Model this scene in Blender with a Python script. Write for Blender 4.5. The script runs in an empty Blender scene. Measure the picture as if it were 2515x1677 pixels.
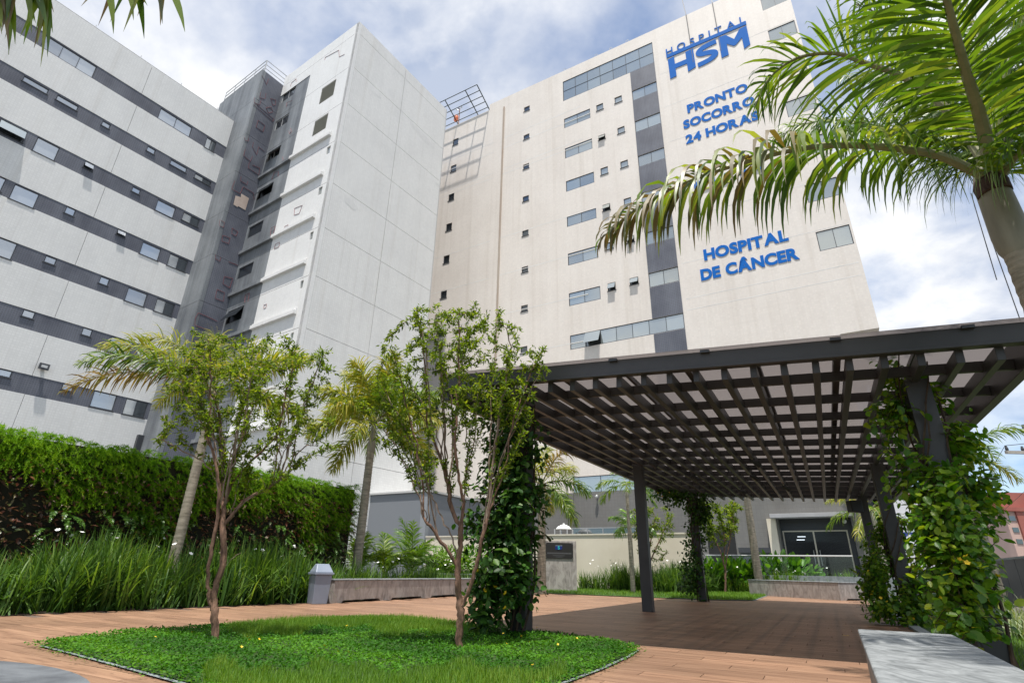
import bpy, bmesh, math, random
import numpy as np
from mathutils import Vector, Matrix
random.seed(7); RNG = np.random.default_rng(11)
SC = bpy.context.scene
COL = SC.collection

# ------------------------------------------------------------------ camera
CAM_H = 0.75; FPX = 1323.45; PITCH = math.radians(22.9897); ROLL = math.radians(1.2457)
FWD = np.array([0, math.cos(PITCH), math.sin(PITCH)])
_r = np.array([1., 0, 0]); _u = np.array([0, -math.sin(PITCH), math.cos(PITCH)])
RGT = math.cos(ROLL) * _r + math.sin(ROLL) * _u
UPV = -math.sin(ROLL) * _r + math.cos(ROLL) * _u
CAMP = np.array([0, 0, CAM_H])
cd = bpy.data.cameras.new('camera'); cam = bpy.data.objects.new('camera', cd); COL.objects.link(cam)
cd.sensor_width = 36; cd.sensor_fit = 'HORIZONTAL'; cd.lens = 36 * FPX / 2515; cd.clip_end = 5000; cd.clip_start = 0.05
cam.matrix_world = Matrix(((RGT[0], UPV[0], -FWD[0], 0), (RGT[1], UPV[1], -FWD[1], 0), (RGT[2], UPV[2], -FWD[2], CAM_H), (0, 0, 0, 1)))
SC.camera = cam

# ------------------------------------------------------------------ sky, sun, exposure
SUN_EL = math.radians(75.0); SUN_AZ = math.radians(188.0)      # compass from +Y
SUND = np.array([math.sin(SUN_AZ) * math.cos(SUN_EL), math.cos(SUN_AZ) * math.cos(SUN_EL), math.sin(SUN_EL)])
w = bpy.data.worlds.new('World'); SC.world = w; w.use_nodes = True
nt = w.node_tree; nt.nodes.clear()
def N(tree, t, **k):
    n = tree.nodes.new(t)
    for a, b in k.items():
        if a == 'ins':
            for i, v in b.items(): n.inputs[i].default_value = v
        else: setattr(n, a, b)
    return n
def L(tree, a, b): tree.links.new(a, b)
out = N(nt, 'ShaderNodeOutputWorld'); bg = N(nt, 'ShaderNodeBackground'); bg.inputs[1].default_value = 0.10
sky = N(nt, 'ShaderNodeTexSky', sky_type='NISHITA', sun_disc=False, sun_elevation=SUN_EL, sun_rotation=SUN_AZ, air_density=1.0, dust_density=0.6, ozone_density=1.4)
tc = N(nt, 'ShaderNodeTexCoord'); sep = N(nt, 'ShaderNodeSeparateXYZ'); L(nt, tc.outputs['Generated'], sep.inputs[0])
def wm(op, a=None, b=None, va=0., vb=0.):
    n = N(nt, 'ShaderNodeMath', operation=op); n.inputs[0].default_value = va; n.inputs[1].default_value = vb
    if a is not None: L(nt, a, n.inputs[0])
    if b is not None: L(nt, b, n.inputs[1])
    return n.outputs[0]
zz = wm('MAXIMUM', wm('ADD', sep.outputs[2], None, vb=0.30), None, vb=0.12)
comb = N(nt, 'ShaderNodeCombineXYZ'); L(nt, wm('DIVIDE', sep.outputs[0], zz), comb.inputs[0]); L(nt, wm('DIVIDE', sep.outputs[1], zz), comb.inputs[1])
comb.inputs[2].default_value = 11.8
n1 = N(nt, 'ShaderNodeTexNoise', ins={'Scale': 1.9, 'Detail': 9., 'Roughness': 0.54, 'Distortion': 0.15}); L(nt, comb.outputs[0], n1.inputs['Vector'])
n2 = N(nt, 'ShaderNodeTexNoise', ins={'Scale': 3.2, 'Detail': 8., 'Roughness': 0.58, 'Distortion': 0.2}); L(nt, comb.outputs[0], n2.inputs['Vector'])
r1 = N(nt, 'ShaderNodeValToRGB'); r1.color_ramp.elements[0].position = 0.30; r1.color_ramp.elements[1].position = 0.50
L(nt, n1.outputs[0], r1.inputs[0])
r2 = N(nt, 'ShaderNodeValToRGB'); e = r2.color_ramp.elements
e[0].position = 0.38; e[0].color = (4.5, 5.05, 6.2, 1); e[1].position = 0.56; e[1].color = (8.4, 8.45, 8.55, 1)
L(nt, n2.outputs[0], r2.inputs[0])
skm = N(nt, 'ShaderNodeMixRGB', blend_type='MULTIPLY'); skm.inputs[0].default_value = 1; skm.inputs[2].default_value = (1.12, 1.28, 1.40, 1); L(nt, sky.outputs[0], skm.inputs[1])
mx = N(nt, 'ShaderNodeMixRGB'); mrz = N(nt, 'ShaderNodeMapRange', interpolation_type='SMOOTHSTEP'); mrz.inputs['From Min'].default_value = .06; mrz.inputs['From Max'].default_value = .36; mrz.inputs['To Min'].default_value = .22; mrz.inputs['To Max'].default_value = .95; L(nt, sep.outputs[2], mrz.inputs[0]); L(nt, wm('MULTIPLY', r1.outputs[0], mrz.outputs[0]), mx.inputs[0]); L(nt, skm.outputs[0], mx.inputs[1]); L(nt, r2.outputs[0], mx.inputs[2])
L(nt, mx.outputs[0], bg.inputs[0]); L(nt, bg.outputs[0], out.inputs[0])
sl = bpy.data.lights.new('sun', 'SUN'); sl.energy = 5.0; sl.angle = math.radians(0.9); sl.color = (1, 0.95, 0.885)
so = bpy.data.objects.new('sun', sl); COL.objects.link(so)
so.rotation_euler = Vector(-SUND).to_track_quat('-Z', 'Y').to_euler(); so.location = (0, 0, 60)
SC.view_settings.view_transform = 'Standard'; SC.view_settings.look = 'None'; SC.view_settings.gamma = 1; SC.view_settings.use_curve_mapping = False
SC.view_settings.exposure = 0.37
SC.render.engine = 'CYCLES'
SC.cycles.max_bounces = 8; SC.cycles.transparent_max_bounces = 12

# ------------------------------------------------------------------ helpers
def ray(x, y): return RGT * (x - 1257.5) / FPX + UPV * (838.5 - y) / FPX + FWD
def gz(x, y, z=0.):
    d = ray(x, y); return CAMP + d * (z - CAM_H) / d[2]
def aty(x, y, Y):
    d = ray(x, y); return CAMP + d * Y / d[1]
def az(a): a = math.radians(a); return np.array([math.sin(a), math.cos(a), 0.])
class Frame:
    """upright frame through the origin: X runs along the compass bearing, Y is the depth behind it"""
    def __init__(s, bearing):
        s.x = az(bearing); s.y = az(bearing - 90); s.rot = math.radians(90 - bearing)
    def w(s, p): return s.x * p[0] + s.y * p[1] + np.array([0, 0, p[2]])
    def loc(s, P): return np.array([P @ s.x, P @ s.y, P[2]])
    def onY(s, x, y, D):
        d = ray(x, y); t = D / (d @ s.y); return s.loc(CAMP + d * t)
    def onX(s, x, y, D):
        d = ray(x, y); t = D / (d @ s.x); return s.loc(CAMP + d * t)
FH = Frame(120.57)          # the cream hospital block
FL = Frame(124.53)          # the grey and white block and its tower
FD = Frame(119.0)           # deck boards
OFF = {}
def tag(o, label, cat, group=None, kind=None):
    if label: o['label'] = label
    if cat: o['category'] = cat
    if group: o['group'] = group
    if kind: o['kind'] = kind
    return o
def thing(name, label, cat, loc=(0, 0, 0), frame=None, group=None):
    o = bpy.data.objects.new(name, None); COL.objects.link(o); o.empty_display_size = 0.2
    if frame: o.location = frame.w(loc); o.rotation_euler = (0, 0, frame.rot)
    else: o.location = loc
    OFF[o.name] = np.array(loc, float)
    return tag(o, label, cat, group)
def obj(name, me, mat, parent=None, loc=None, rotz=None, frame=None):
    o = bpy.data.objects.new(name, me); COL.objects.link(o)
    if mat is not None and len(me.materials) == 0: me.materials.append(mat)
    if parent is not None: o.parent = parent
    if loc is not None: o.location = loc
    if rotz is not None: o.rotation_euler = (0, 0, rotz)
    if frame is not None: o.rotation_euler = (0, 0, frame.rot)
    return o
class MB:
    def __init__(s): s.v = []; s.f = []; s.sm = False
    def quad(s, a, b, c, d): n = len(s.v); s.v += [tuple(a), tuple(b), tuple(c), tuple(d)]; s.f.append((n, n+1, n+2, n+3)); return s
    def hexa(s, p):
        n = len(s.v); s.v += [tuple(q) for q in p]
        s.f += [(n, n+3, n+2, n+1), (n+4, n+5, n+6, n+7), (n, n+1, n+5, n+4), (n+1, n+2, n+6, n+5), (n+2, n+3, n+7, n+6), (n+3, n, n+4, n+7)]; return s
    def box(s, x0, x1, y0, y1, z0, z1):
        return s.hexa([(x0,y0,z0),(x1,y0,z0),(x1,y1,z0),(x0,y1,z0),(x0,y0,z1),(x1,y0,z1),(x1,y1,z1),(x0,y1,z1)])
    def prism(s, poly, z0, z1):
        n = len(s.v); k = len(poly)
        s.v += [(p[0], p[1], z0) for p in poly] + [(p[0], p[1], z1) for p in poly]
        s.f.append(tuple(range(n + k - 1, n - 1, -1))); s.f.append(tuple(range(n + k, n + 2 * k)))
        for i in range(k): j = (i + 1) % k; s.f.append((n+i, n+j, n+k+j, n+k+i))
        return s
    def tube(s, pts, rad, k=8, cap=True):
        pts = [np.array(p, float) for p in pts]; m = len(pts)
        if not hasattr(rad, '__len__'): rad = [rad] * m
        base = len(s.v); ref = None
        for i, p in enumerate(pts):
            t = pts[min(i+1, m-1)] - pts[max(i-1, 0)]; t = t / (np.linalg.norm(t) + 1e-9)
            if ref is None:
                ref = np.array([0, 0, 1.]) if abs(t[2]) < .9 else np.array([1., 0, 0])
            a = np.cross(t, ref); a /= np.linalg.norm(a) + 1e-9; b = np.cross(t, a); ref = np.cross(a, t)
            for j in range(k):
                an = 2 * math.pi * j / k; q = p + rad[i] * (math.cos(an) * a + math.sin(an) * b); s.v.append(tuple(q))
        for i in range(m - 1):
            for j in range(k):
                j2 = (j + 1) % k; s.f.append((base+i*k+j, base+i*k+j2, base+(i+1)*k+j2, base+(i+1)*k+j))
        if cap:
            s.f.append(tuple(base + j for j in range(k))); s.f.append(tuple(base + (m-1)*k + j for j in range(k-1, -1, -1)))
        return s
    def mesh(s, name, off=(0, 0, 0), smooth=False):
        me = bpy.data.meshes.new(name)
        v = np.array(s.v, float) - np.array(off, float)
        me.from_pydata(v.tolist(), [], s.f); me.update()
        bm = bmesh.new(); bm.from_mesh(me); bmesh.ops.recalc_face_normals(bm, faces=bm.faces); bm.to_mesh(me); bm.free()
        if smooth:
            me.polygons.foreach_set('use_smooth', [True] * len(me.polygons))
            try: me.set_sharp_from_angle(angle=math.radians(40))
            except Exception: pass
        return me
    def build(s, name, mat, parent=None, smooth=False, off=None):
        if off is None: off = OFF.get(parent.name, (0, 0, 0)) if parent is not None else (0, 0, 0)
        return obj(name, s.mesh(name, off, smooth), mat, parent)
    def top(s, name, mat, label, cat, base, frame=None, group=None, kind=None, smooth=False):
        """one-mesh thing with its origin at base (given in the frame)"""
        o = obj(name, s.mesh(name, base, smooth), mat)
        o.location = frame.w(base) if frame else base
        if frame: o.rotation_euler = (0, 0, frame.rot)
        return tag(o, label, cat, group, kind)
def bevel(o, wdt=.01, seg=2):
    m = o.modifiers.new('bevel', 'BEVEL'); m.width = wdt; m.segments = seg; m.limit_method = 'ANGLE'; return o

# ------------------------------------------------------------------ materials
def base_mat(name):
    m = bpy.data.materials.new(name); m.use_nodes = True
    t = m.node_tree; b = t.nodes['Principled BSDF']; return m, t, b
def simple(name, col, rough=.6, metal=0., spec=.5):
    m, t, b = base_mat(name); b.inputs['Base Color'].default_value = (*col, 1); b.inputs['Roughness'].default_value = rough; b.inputs['Metallic'].default_value = metal
    b.inputs['Specular IOR Level'].default_value = spec; return m
def noisy(name, c0, c1, scale=(1, 1, 1), sc=1., detail=6., rough=.7, bump=0., bscale=None, lo=.3, hi=.7, coord='Object', metal=0., spec=.4, dist=0.):
    m, t, b = base_mat(name)
    tcn = N(t, 'ShaderNodeTexCoord'); mp = N(t, 'ShaderNodeMapping'); mp.inputs['Scale'].default_value = scale
    if coord == 'Position':
        g = N(t, 'ShaderNodeNewGeometry'); L(t, g.outputs['Position'], mp.inputs[0])
    else: L(t, tcn.outputs[coord], mp.inputs[0])
    nz = N(t, 'ShaderNodeTexNoise', ins={'Scale': sc, 'Detail': detail, 'Roughness': .6, 'Distortion': dist}); L(t, mp.outputs[0], nz.inputs['Vector'])
    rp = N(t, 'ShaderNodeValToRGB'); rp.color_ramp.elements[0].position = lo; rp.color_ramp.elements[1].position = hi
    rp.color_ramp.elements[0].color = (*c0, 1); rp.color_ramp.elements[1].color = (*c1, 1)
    L(t, nz.outputs[0], rp.inputs[0]); L(t, rp.outputs[0], b.inputs['Base Color'])
    b.inputs['Roughness'].default_value = rough; b.inputs['Metallic'].default_value = metal; b.inputs['Specular IOR Level'].default_value = spec
    if bump:
        n3 = N(t, 'ShaderNodeTexNoise', ins={'Scale': bscale or sc * 4, 'Detail': 5.}); L(t, mp.outputs[0], n3.inputs['Vector'])
        bp = N(t, 'ShaderNodeBump'); bp.inputs['Strength'].default_value = bump; bp.inputs['Distance'].default_value = .02
        L(t, n3.outputs[0], bp.inputs['Height']); L(t, bp.outputs[0], b.inputs['Normal'])
    return m
def tile_wall(name, c_hi, c_lo, grout, streak=.5, tile=.10, mott=(.35, .65), patch=0., gw=.09, bump=.25):
    """small mosaic-tile render: fine grid, rain streaks, broad mottling"""
    m, t, b = base_mat(name)
    tcn = N(t, 'ShaderNodeTexCoord')
    # rain streaks: noise stretched vertically
    mp = N(t, 'ShaderNodeMapping'); mp.inputs['Scale'].default_value = (1.2, 1.2, .055); L(t, tcn.outputs['Object'], mp.inputs[0])
    ns = N(t, 'ShaderNodeTexNoise', ins={'Scale': 1., 'Detail': 6., 'Roughness': .65}); L(t, mp.outputs[0], ns.inputs['Vector'])
    nb = N(t, 'ShaderNodeTexNoise', ins={'Scale': .32, 'Detail': 8., 'Roughness': .6}); L(t, tcn.outputs['Object'], nb.inputs['Vector'])
    mixn = N(t, 'ShaderNodeMixRGB'); mixn.inputs[0].default_value = streak; L(t, nb.outputs[0], mixn.inputs[1]); L(t, ns.outputs[0], mixn.inputs[2])
    rp = N(t, 'ShaderNodeValToRGB'); rp.color_ramp.elements[0].position = mott[0]; rp.color_ramp.elements[1].position = mott[1]
    rp.color_ramp.elements[0].color = (*c_lo, 1); rp.color_ramp.elements[1].color = (*c_hi, 1); L(t, mixn.outputs[0], rp.inputs[0])
    # tile grid from object X+Y (faces are axis aligned) and Z
    sp = N(t, 'ShaderNodeSeparateXYZ'); L(t, tcn.outputs['Object'], sp.inputs[0])
    ad = N(t, 'ShaderNodeMath', operation='ADD'); L(t, sp.outputs[0], ad.inputs[0]); L(t, sp.outputs[1], ad.inputs[1])
    cb = N(t, 'ShaderNodeCombineXYZ'); L(t, ad.outputs[0], cb.inputs[0]); L(t, sp.outputs[2], cb.inputs[1])
    br = N(t, 'ShaderNodeTexBrick'); br.offset = 0; br.squash = 1
    br.inputs['Scale'].default_value = 1; br.inputs['Brick Width'].default_value = tile; br.inputs['Row Height'].default_value = tile; br.inputs['Mortar Size'].default_value = tile * gw
    br.inputs['Color1'].default_value = (1, 1, 1, 1); br.inputs['Color2'].default_value = (.93, .93, .93, 1); br.inputs['Mortar'].default_value = (*grout, 1)
    L(t, cb.outputs[0], br.inputs['Vector'])
    mu = N(t, 'ShaderNodeMixRGB', blend_type='MULTIPLY'); mu.inputs[0].default_value = 1; L(t, rp.outputs[0], mu.inputs[1]); L(t, br.outputs[0], mu.inputs[2])
    mp3 = N(t, 'ShaderNodeMapping'); mp3.inputs['Scale'].default_value = (1.7, 1.7, .045); mp3.inputs['Location'].default_value = (3.1, 7.7, .4); L(t, tcn.outputs['Object'], mp3.inputs[0])
    n4 = N(t, 'ShaderNodeTexNoise', ins={'Scale': 1., 'Detail': 4., 'Roughness': .55}); L(t, mp3.outputs[0], n4.inputs['Vector'])
    r4 = N(t, 'ShaderNodeMapRange'); r4.inputs['From Min'].default_value = .56; r4.inputs['From Max'].default_value = .74; r4.inputs['To Max'].default_value = .30; L(t, n4.outputs[0], r4.inputs[0])
    st4 = N(t, 'ShaderNodeMixRGB', blend_type='MULTIPLY'); st4.inputs[2].default_value = (.70, .66, .60, 1); L(t, r4.outputs[0], st4.inputs[0]); L(t, mu.outputs[0], st4.inputs[1])
    L(t, st4.outputs[0], b.inputs['Base Color']); b.inputs['Roughness'].default_value = .55; b.inputs['Specular IOR Level'].default_value = .3
    bp = N(t, 'ShaderNodeBump'); bp.inputs['Strength'].default_value = bump; bp.inputs['Distance'].default_value = .01; L(t, br.outputs['Fac'], bp.inputs['Height']); bp.invert = True
    L(t, bp.outputs[0], b.inputs['Normal'])
    return m
def foliage(name, cols, rough=.45, trans=.35, spec=.5, tcol=None, attr=True):
    """leaf: colour picked per leaf, light passes through"""
    m, t, b = base_mat(name)
    if attr: a = N(t, 'ShaderNodeAttribute', attribute_name='rnd'); src = a.outputs['Fac']
    else: a = N(t, 'ShaderNodeObjectInfo'); src = a.outputs['Random']
    rp = N(t, 'ShaderNodeValToRGB'); el = rp.color_ramp.elements
    el[0].color = (*cols[0], 1); el[1].color = (*cols[-1], 1)
    for i, c in enumerate(cols[1:-1]):
        q = el.new((i + 1) / (len(cols) - 1)); q.color = (*c, 1)
    L(t, src, rp.inputs[0]); L(t, rp.outputs[0], b.inputs['Base Color'])
    b.inputs['Roughness'].default_value = rough; b.inputs['Specular IOR Level'].default_value = spec
    tr = N(t, 'ShaderNodeBsdfTranslucent')
    hs = N(t, 'ShaderNodeMixRGB', blend_type='MULTIPLY'); hs.inputs[0].default_value = 1; hs.inputs[2].default_value = (*(tcol or (1.6, 1.5, .5)), 1)
    L(t, rp.outputs[0], hs.inputs[1]); L(t, hs.outputs[0], tr.inputs[0])
    ms = N(t, 'ShaderNodeMixShader'); ms.inputs[0].default_value = trans; L(t, b.outputs[0], ms.inputs[1]); L(t, tr.outputs[0], ms.inputs[2])
    L(t, ms.outputs[0], t.nodes['Material Output'].inputs[0])
    return m
def glass_tint(name, col, mixg=.55, dark=(.02, .03, .035), rough=.04):
    m, t, b = base_mat(name)
    oi = N(t, 'ShaderNodeObjectInfo'); mv = N(t, 'ShaderNodeMapRange'); mv.inputs['To Min'].default_value = .55; mv.inputs['To Max'].default_value = 1.25; L(t, oi.outputs['Random'], mv.inputs[0]); hv0 = N(t, 'ShaderNodeHueSaturation'); hv0.inputs['Color'].default_value = (*dark, 1); L(t, mv.outputs[0], hv0.inputs['Value']); L(t, hv0.outputs[0], b.inputs['Base Color']); b.inputs['Roughness'].default_value = .3
    g = N(t, 'ShaderNodeBsdfGlossy'); g.inputs['Color'].default_value = (*col, 1); g.inputs['Roughness'].default_value = rough
    nz = N(t, 'ShaderNodeTexNoise', ins={'Scale': .6, 'Detail': 2.}); tcn = N(t, 'ShaderNodeTexCoord'); L(t, tcn.outputs['Object'], nz.inputs['Vector'])
    bp = N(t, 'ShaderNodeBump'); bp.inputs['Strength'].default_value = .05; bp.inputs['Distance'].default_value = .05; L(t, nz.outputs[0], bp.inputs['Height']); L(t, bp.outputs[0], g.inputs['Normal'])
    ms = N(t, 'ShaderNodeMixShader'); ms.inputs[0].default_value = mixg; L(t, b.outputs[0], ms.inputs[1]); L(t, g.outputs[0], ms.inputs[2]); L(t, ms.outputs[0], t.nodes['Material Output'].inputs[0])
    return m
M = {}
M['cream'] = tile_wall('cream_tile', (.80, .745, .685), (.70, .64, .58), (.95, .945, .94), streak=.45, tile=.16, mott=(.26, .58), gw=.10, bump=.03)
M['white'] = tile_wall('white_tile', (.80, .80, .785), (.70, .70, .69), (.90, .90, .90), streak=.4, tile=.16, mott=(.26, .56), gw=.10, bump=.06)
M['towerw'] = tile_wall('tower_white_tile', (.84, .84, .83), (.74, .74, .73), (.93, .93, .93), streak=.4, tile=.16, mott=(.28, .6), gw=.1, bump=.1)
M['grey'] = tile_wall('grey_tile', (.15, .16, .185), (.07, .075, .095), (1.25, 1.25, 1.3), streak=.35, tile=.13, mott=(.36, .66), gw=.16)
M['greyw'] = tile_wall('washed_grey_tile', (.30, .32, .335), (.10, .11, .125), (1.15, 1.15, 1.15), streak=.55, tile=.13, mott=(.36, .68), gw=.12)
M['podium'] = tile_wall('podium_grey', (.20, .195, .185), (.165, .16, .15), (.88, .88, .88), streak=.3, tile=.22, gw=.06)
M['joint'] = simple('joint', (.09, .09, .095), .9)
M['jointl'] = noisy('joint_light', (.62, .60, .57), (.86, .85, .82), sc=.7, rough=.9)
M['glass'] = glass_tint('facade_glass', (.72, .74, .70), .50, dark=(.27, .305, .305))
M['glassf'] = glass_tint('frosted_glass', (.66, .68, .69), .5, dark=(.50, .53, .55), rough=.15)
M['glassd'] = glass_tint('dark_glass', (.35, .38, .40), .45, dark=(.02, .025, .03))
M['alu'] = simple('dark_aluminium', (.06, .063, .07), .45, .3)
M['aluw'] = simple('pale_aluminium', (.55, .55, .54), .4, .3)
M['blue'] = simple('sign_blue', (.008, .135, .49), .7, spec=.1)
M['blued'] = simple('sign_blue_side', (.008, .05, .20), .4)
M['steel'] = noisy('pergola_steel', (.036, .035, .036), (.060, .058, .058), sc=1.5, rough=.45, spec=.45)
M['rail'] = simple('galvanised', (.45, .46, .46), .4, .7)
M['railg'] = simple('dark_green_rail', (.07, .085, .075), .5)
M['concrete'] = noisy('bench_concrete', (.20, .175, .16), (.40, .365, .335), scale=(1, 1, .45), sc=6., detail=9., rough=.75, bump=.25, bscale=30, lo=.3, hi=.62, dist=1.2)
M['conctop'] = noisy('bench_top', (.11, .12, .123), (.25, .265, .27), scale=(1., .4, 1), sc=16., detail=9., rough=.7, bump=.2, bscale=30, lo=.32, hi=.62, dist=1.2)
M['creamwall'] = noisy('cream_render', (.60, .54, .43), (.68, .62, .51), sc=.8, rough=.85)
M['bin'] = noisy('grey_plastic', (.19, .225, .285), (.24, .275, .34), sc=2, rough=.4)
M['soil'] = noisy('soil', (.018, .012, .008), (.06, .04, .028), sc=14, rough=.95, bump=.6)
# ------------------------------------------------------------------ zoom grids used while measuring the photograph
def r1z(x, y): return (x/2.8, y/2.8)
def r2z(x, y): return (840+x/2.8, y/2.8)
def r3z(x, y): return (1675+x/2.8, y/2.8)
def r4z(x, y): return (x/2.8, 560+y/2.8)
def r5z(x, y): return (840+x/2.8, 560+y/2.8)
def r6z(x, y): return (1675+x/2.8, 560+y/2.8)
def dz(x, y): return (1680+x/4.519, 1150+y/4.519)
def tz(x, y): return (360+x/3.92, 120+y/3.92)
def tz2(x, y): return (360+x/3.92, 480+y/3.92)

# ------------------------------------------------------------------ ground, deck, beds
def sheet(name, poly, z, mat, kind='structure', label=None, cat=None):
    c = np.mean(np.array([p[:2] for p in poly]), axis=0)
    me = bpy.data.meshes.new(name); bm = bmesh.new()
    f = bm.faces.new([bm.verts.new((p[0]-c[0], p[1]-c[1], 0)) for p in poly]); bm.normal_update()
    if f.normal.z < 0: f.normal_flip()
    bmesh.ops.triangulate(bm, faces=bm.faces); bm.to_mesh(me); bm.free()
    o = obj(name, me, mat); o.location = (c[0], c[1], z); tag(o, label, cat, None, kind); return o
M['earth'] = noisy('earth', (.06, .055, .045), (.13, .12, .10), sc=.5, rough=.95, coord='Position')
M['asphalt'] = noisy('asphalt', (.045, .045, .047), (.075, .075, .075), sc=3., rough=.9, coord='Position')
M['turf'] = noisy('turf', (.02, .045, .008), (.05, .10, .018), sc=6., rough=.95, coord='Position')
M['granite'] = noisy('grey_granite', (.05, .055, .065), (.16, .175, .19), sc=2.2, detail=10., rough=.7, lo=.3, hi=.68, coord='Position', dist=.8, bump=.2, bscale=40)
M['kerb'] = noisy('kerb_stone', (.14, .165, .17), (.26, .295, .30), sc=12., rough=.8, coord='Position')
sheet('ground', [(-900, -300), (900, -300), (900, 2500), (-900, 2500)], -.06, M['earth'])
PT = np.array([3.03942686, 12.80297729, 3.05127512]); PU = np.array([0.89370789, -0.44558631, -0.05233596]); PV = np.array([0.48473578, 0.8744865, 0.01745241])
PN = np.cross(PU, PV); PN /= np.linalg.norm(PN)
def pg(u, v, w=0.): return PT + PU*u + PV*v + PN*w
def pgg(u, v): p = pg(u, v); return (p[0], p[1])
def lw(x, y, z=0.): return FL.w((x, y, z))
deck_poly = [(-13.6, -.4), (-7.93, 7.88), (-3.96, 13.65), (-1.0, 19.0), (1.0, 22.1), (5.5, 19.6), (9.6, 27.1), (14.6, 25.8), pgg(4.55, 9), pgg(4.55, -14), (-10, -4)]
def inside(p, poly):
    x, y = p; c = False; j = len(poly) - 1
    for i in range(len(poly)):
        xi, yi = poly[i][:2]; xj, yj = poly[j][:2]
        if (yi > y) != (yj > y) and x < (xj - xi) * (y - yi) / (yj - yi) + xi: c = not c
        j = i
    return c
# wood-look boards
mwood, t, b = base_mat('wood_boards')
g = N(t, 'ShaderNodeNewGeometry'); mp = N(t, 'ShaderNodeMapping', vector_type='POINT'); mp.inputs['Rotation'].default_value = (0, 0, -FD.rot); L(t, g.outputs['Position'], mp.inputs[0])
at = N(t, 'ShaderNodeAttribute', attribute_name='rnd')
ofs = N(t, 'ShaderNodeMath', operation='MULTIPLY'); ofs.inputs[1].default_value = 57.; L(t, at.outputs['Fac'], ofs.inputs[0])
cx = N(t, 'ShaderNodeCombineXYZ'); L(t, ofs.outputs[0], cx.inputs[0]); L(t, ofs.outputs[0], cx.inputs[2])
va = N(t, 'ShaderNodeVectorMath', operation='ADD'); L(t, mp.outputs[0], va.inputs[0]); L(t, cx.outputs[0], va.inputs[1])
mp2 = N(t, 'ShaderNodeMapping'); mp2.inputs['Scale'].default_value = (.9, 11., 1); L(t, va.outputs[0], mp2.inputs[0])
nz = N(t, 'ShaderNodeTexNoise', ins={'Scale': 1.5, 'Detail': 8., 'Roughness': .62, 'Distortion': .7}); L(t, mp2.outputs[0], nz.inputs['Vector'])
rp = N(t, 'ShaderNodeValToRGB'); el = rp.color_ramp.elements; el[0].position = .28; el[0].color = (.14, .078, .048, 1); el[1].position = .66; el[1].color = (.345, .208, .132, 1)
q = el.new(.45); q.color = (.27, .155, .097, 1)
L(t, nz.outputs[0], rp.inputs[0])
hv = N(t, 'ShaderNodeHueSaturation'); mr = N(t, 'ShaderNodeMapRange'); mr.inputs['To Min'].default_value = .82; mr.inputs['To Max'].default_value = 1.14; L(t, at.outputs['Fac'], mr.inputs[0]); L(t, mr.outputs[0], hv.inputs['Value']); L(t, rp.outputs[0], hv.inputs['Color'])
nd = N(t, 'ShaderNodeTexNoise', ins={'Scale': .55, 'Detail': 5.}); L(t, g.outputs['Position'], nd.inputs['Vector'])
md = N(t, 'ShaderNodeMapRange'); md.inputs['From Min'].default_value = .35; md.inputs['From Max'].default_value = .7; md.inputs['To Min'].default_value = .84; md.inputs['To Max'].default_value = 1.05; L(t, nd.outputs[0], md.inputs[0])
mm = N(t, 'ShaderNodeMixRGB', blend_type='MULTIPLY'); mm.inputs[0].default_value = 1; L(t, hv.outputs[0], mm.inputs[1]); L(t, md.outputs[0], mm.inputs[2])
L(t, mm.outputs[0], b.inputs['Base Color']); b.inputs['Roughness'].default_value = .5; b.inputs['Specular IOR Level'].default_value = .3
bp = N(t, 'ShaderNodeBump'); bp.inputs['Strength'].default_value = .12; bp.inputs['Distance'].default_value = .01; L(t, nz.outputs[0], bp.inputs['Height']); L(t, bp.outputs[0], b.inputs['Normal'])
M['wood'] = mwood
M['grout'] = simple('board_grout', (.12, .085, .065), .9)
deck = sheet('deck', deck_poly, -.012, M['grout'])
BW, BL, GAP = .2, 1.2, .003
rows = []
for j in range(-40, 160):
    sh = (j * .37) % 1.0
    for i in range(-14, 22):
        cxx = (i + sh) * BL; cyy = j * BW
        wv = FD.w((cxx, cyy, 0))
        e0 = FD.w((cxx - BL/2, cyy, 0)); e1 = FD.w((cxx + BL/2, cyy, 0))
        if inside(wv[:2], deck_poly) or inside(e0[:2], deck_poly) and inside(e1[:2], deck_poly): rows.append((cxx, cyy, wv))
def vis(wv):
    v = wv - CAMP; c = v @ FWD
    if c < .3: return None
    return 1257.5 + FPX * (v @ RGT) / c, 838.5 - FPX * (v @ UPV) / c
isl = [gz(*p)[:2] for p in [(105, 1588), (200, 1572), (330, 1556), (460, 1547), (640, 1532), (800, 1522), (900, 1519), (1000, 1521), (1110, 1533), (1250, 1549), (1400, 1566), (1500, 1581), (1562, 1598), (1540, 1613), (1470, 1645), (1385, 1677)]] + [np.array((-.1, 3.7)), np.array((-1.2, 3.6))] + [gz(*p)[:2] for p in [(440, 1677), (300, 1638), (170, 1604)]]
cand = []
for k, (a, c, wv) in enumerate(rows):
    p = vis(wv)
    if p and -60 < p[0] < 2580 and p[1] < 1720 and not inside(wv[:2], [tuple(q) for q in isl]): cand.append((np.linalg.norm(wv[:2]), k))
near = set(k for _, k in sorted(cand)[:300])
bvar = []
for q in range(12):
    mb = MB(); mb.box(-BL/2+GAP, BL/2-GAP, -BW/2+GAP, BW/2-GAP, -.012, 0)
    me = mb.mesh('board'); me.materials.append(M['wood']); a = me.attributes.new('rnd', 'FLOAT', 'POINT'); a.data.foreach_set('value', [q/11.]*8); bvar.append(me)
fv, ff, fr = [], [], []
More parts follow.
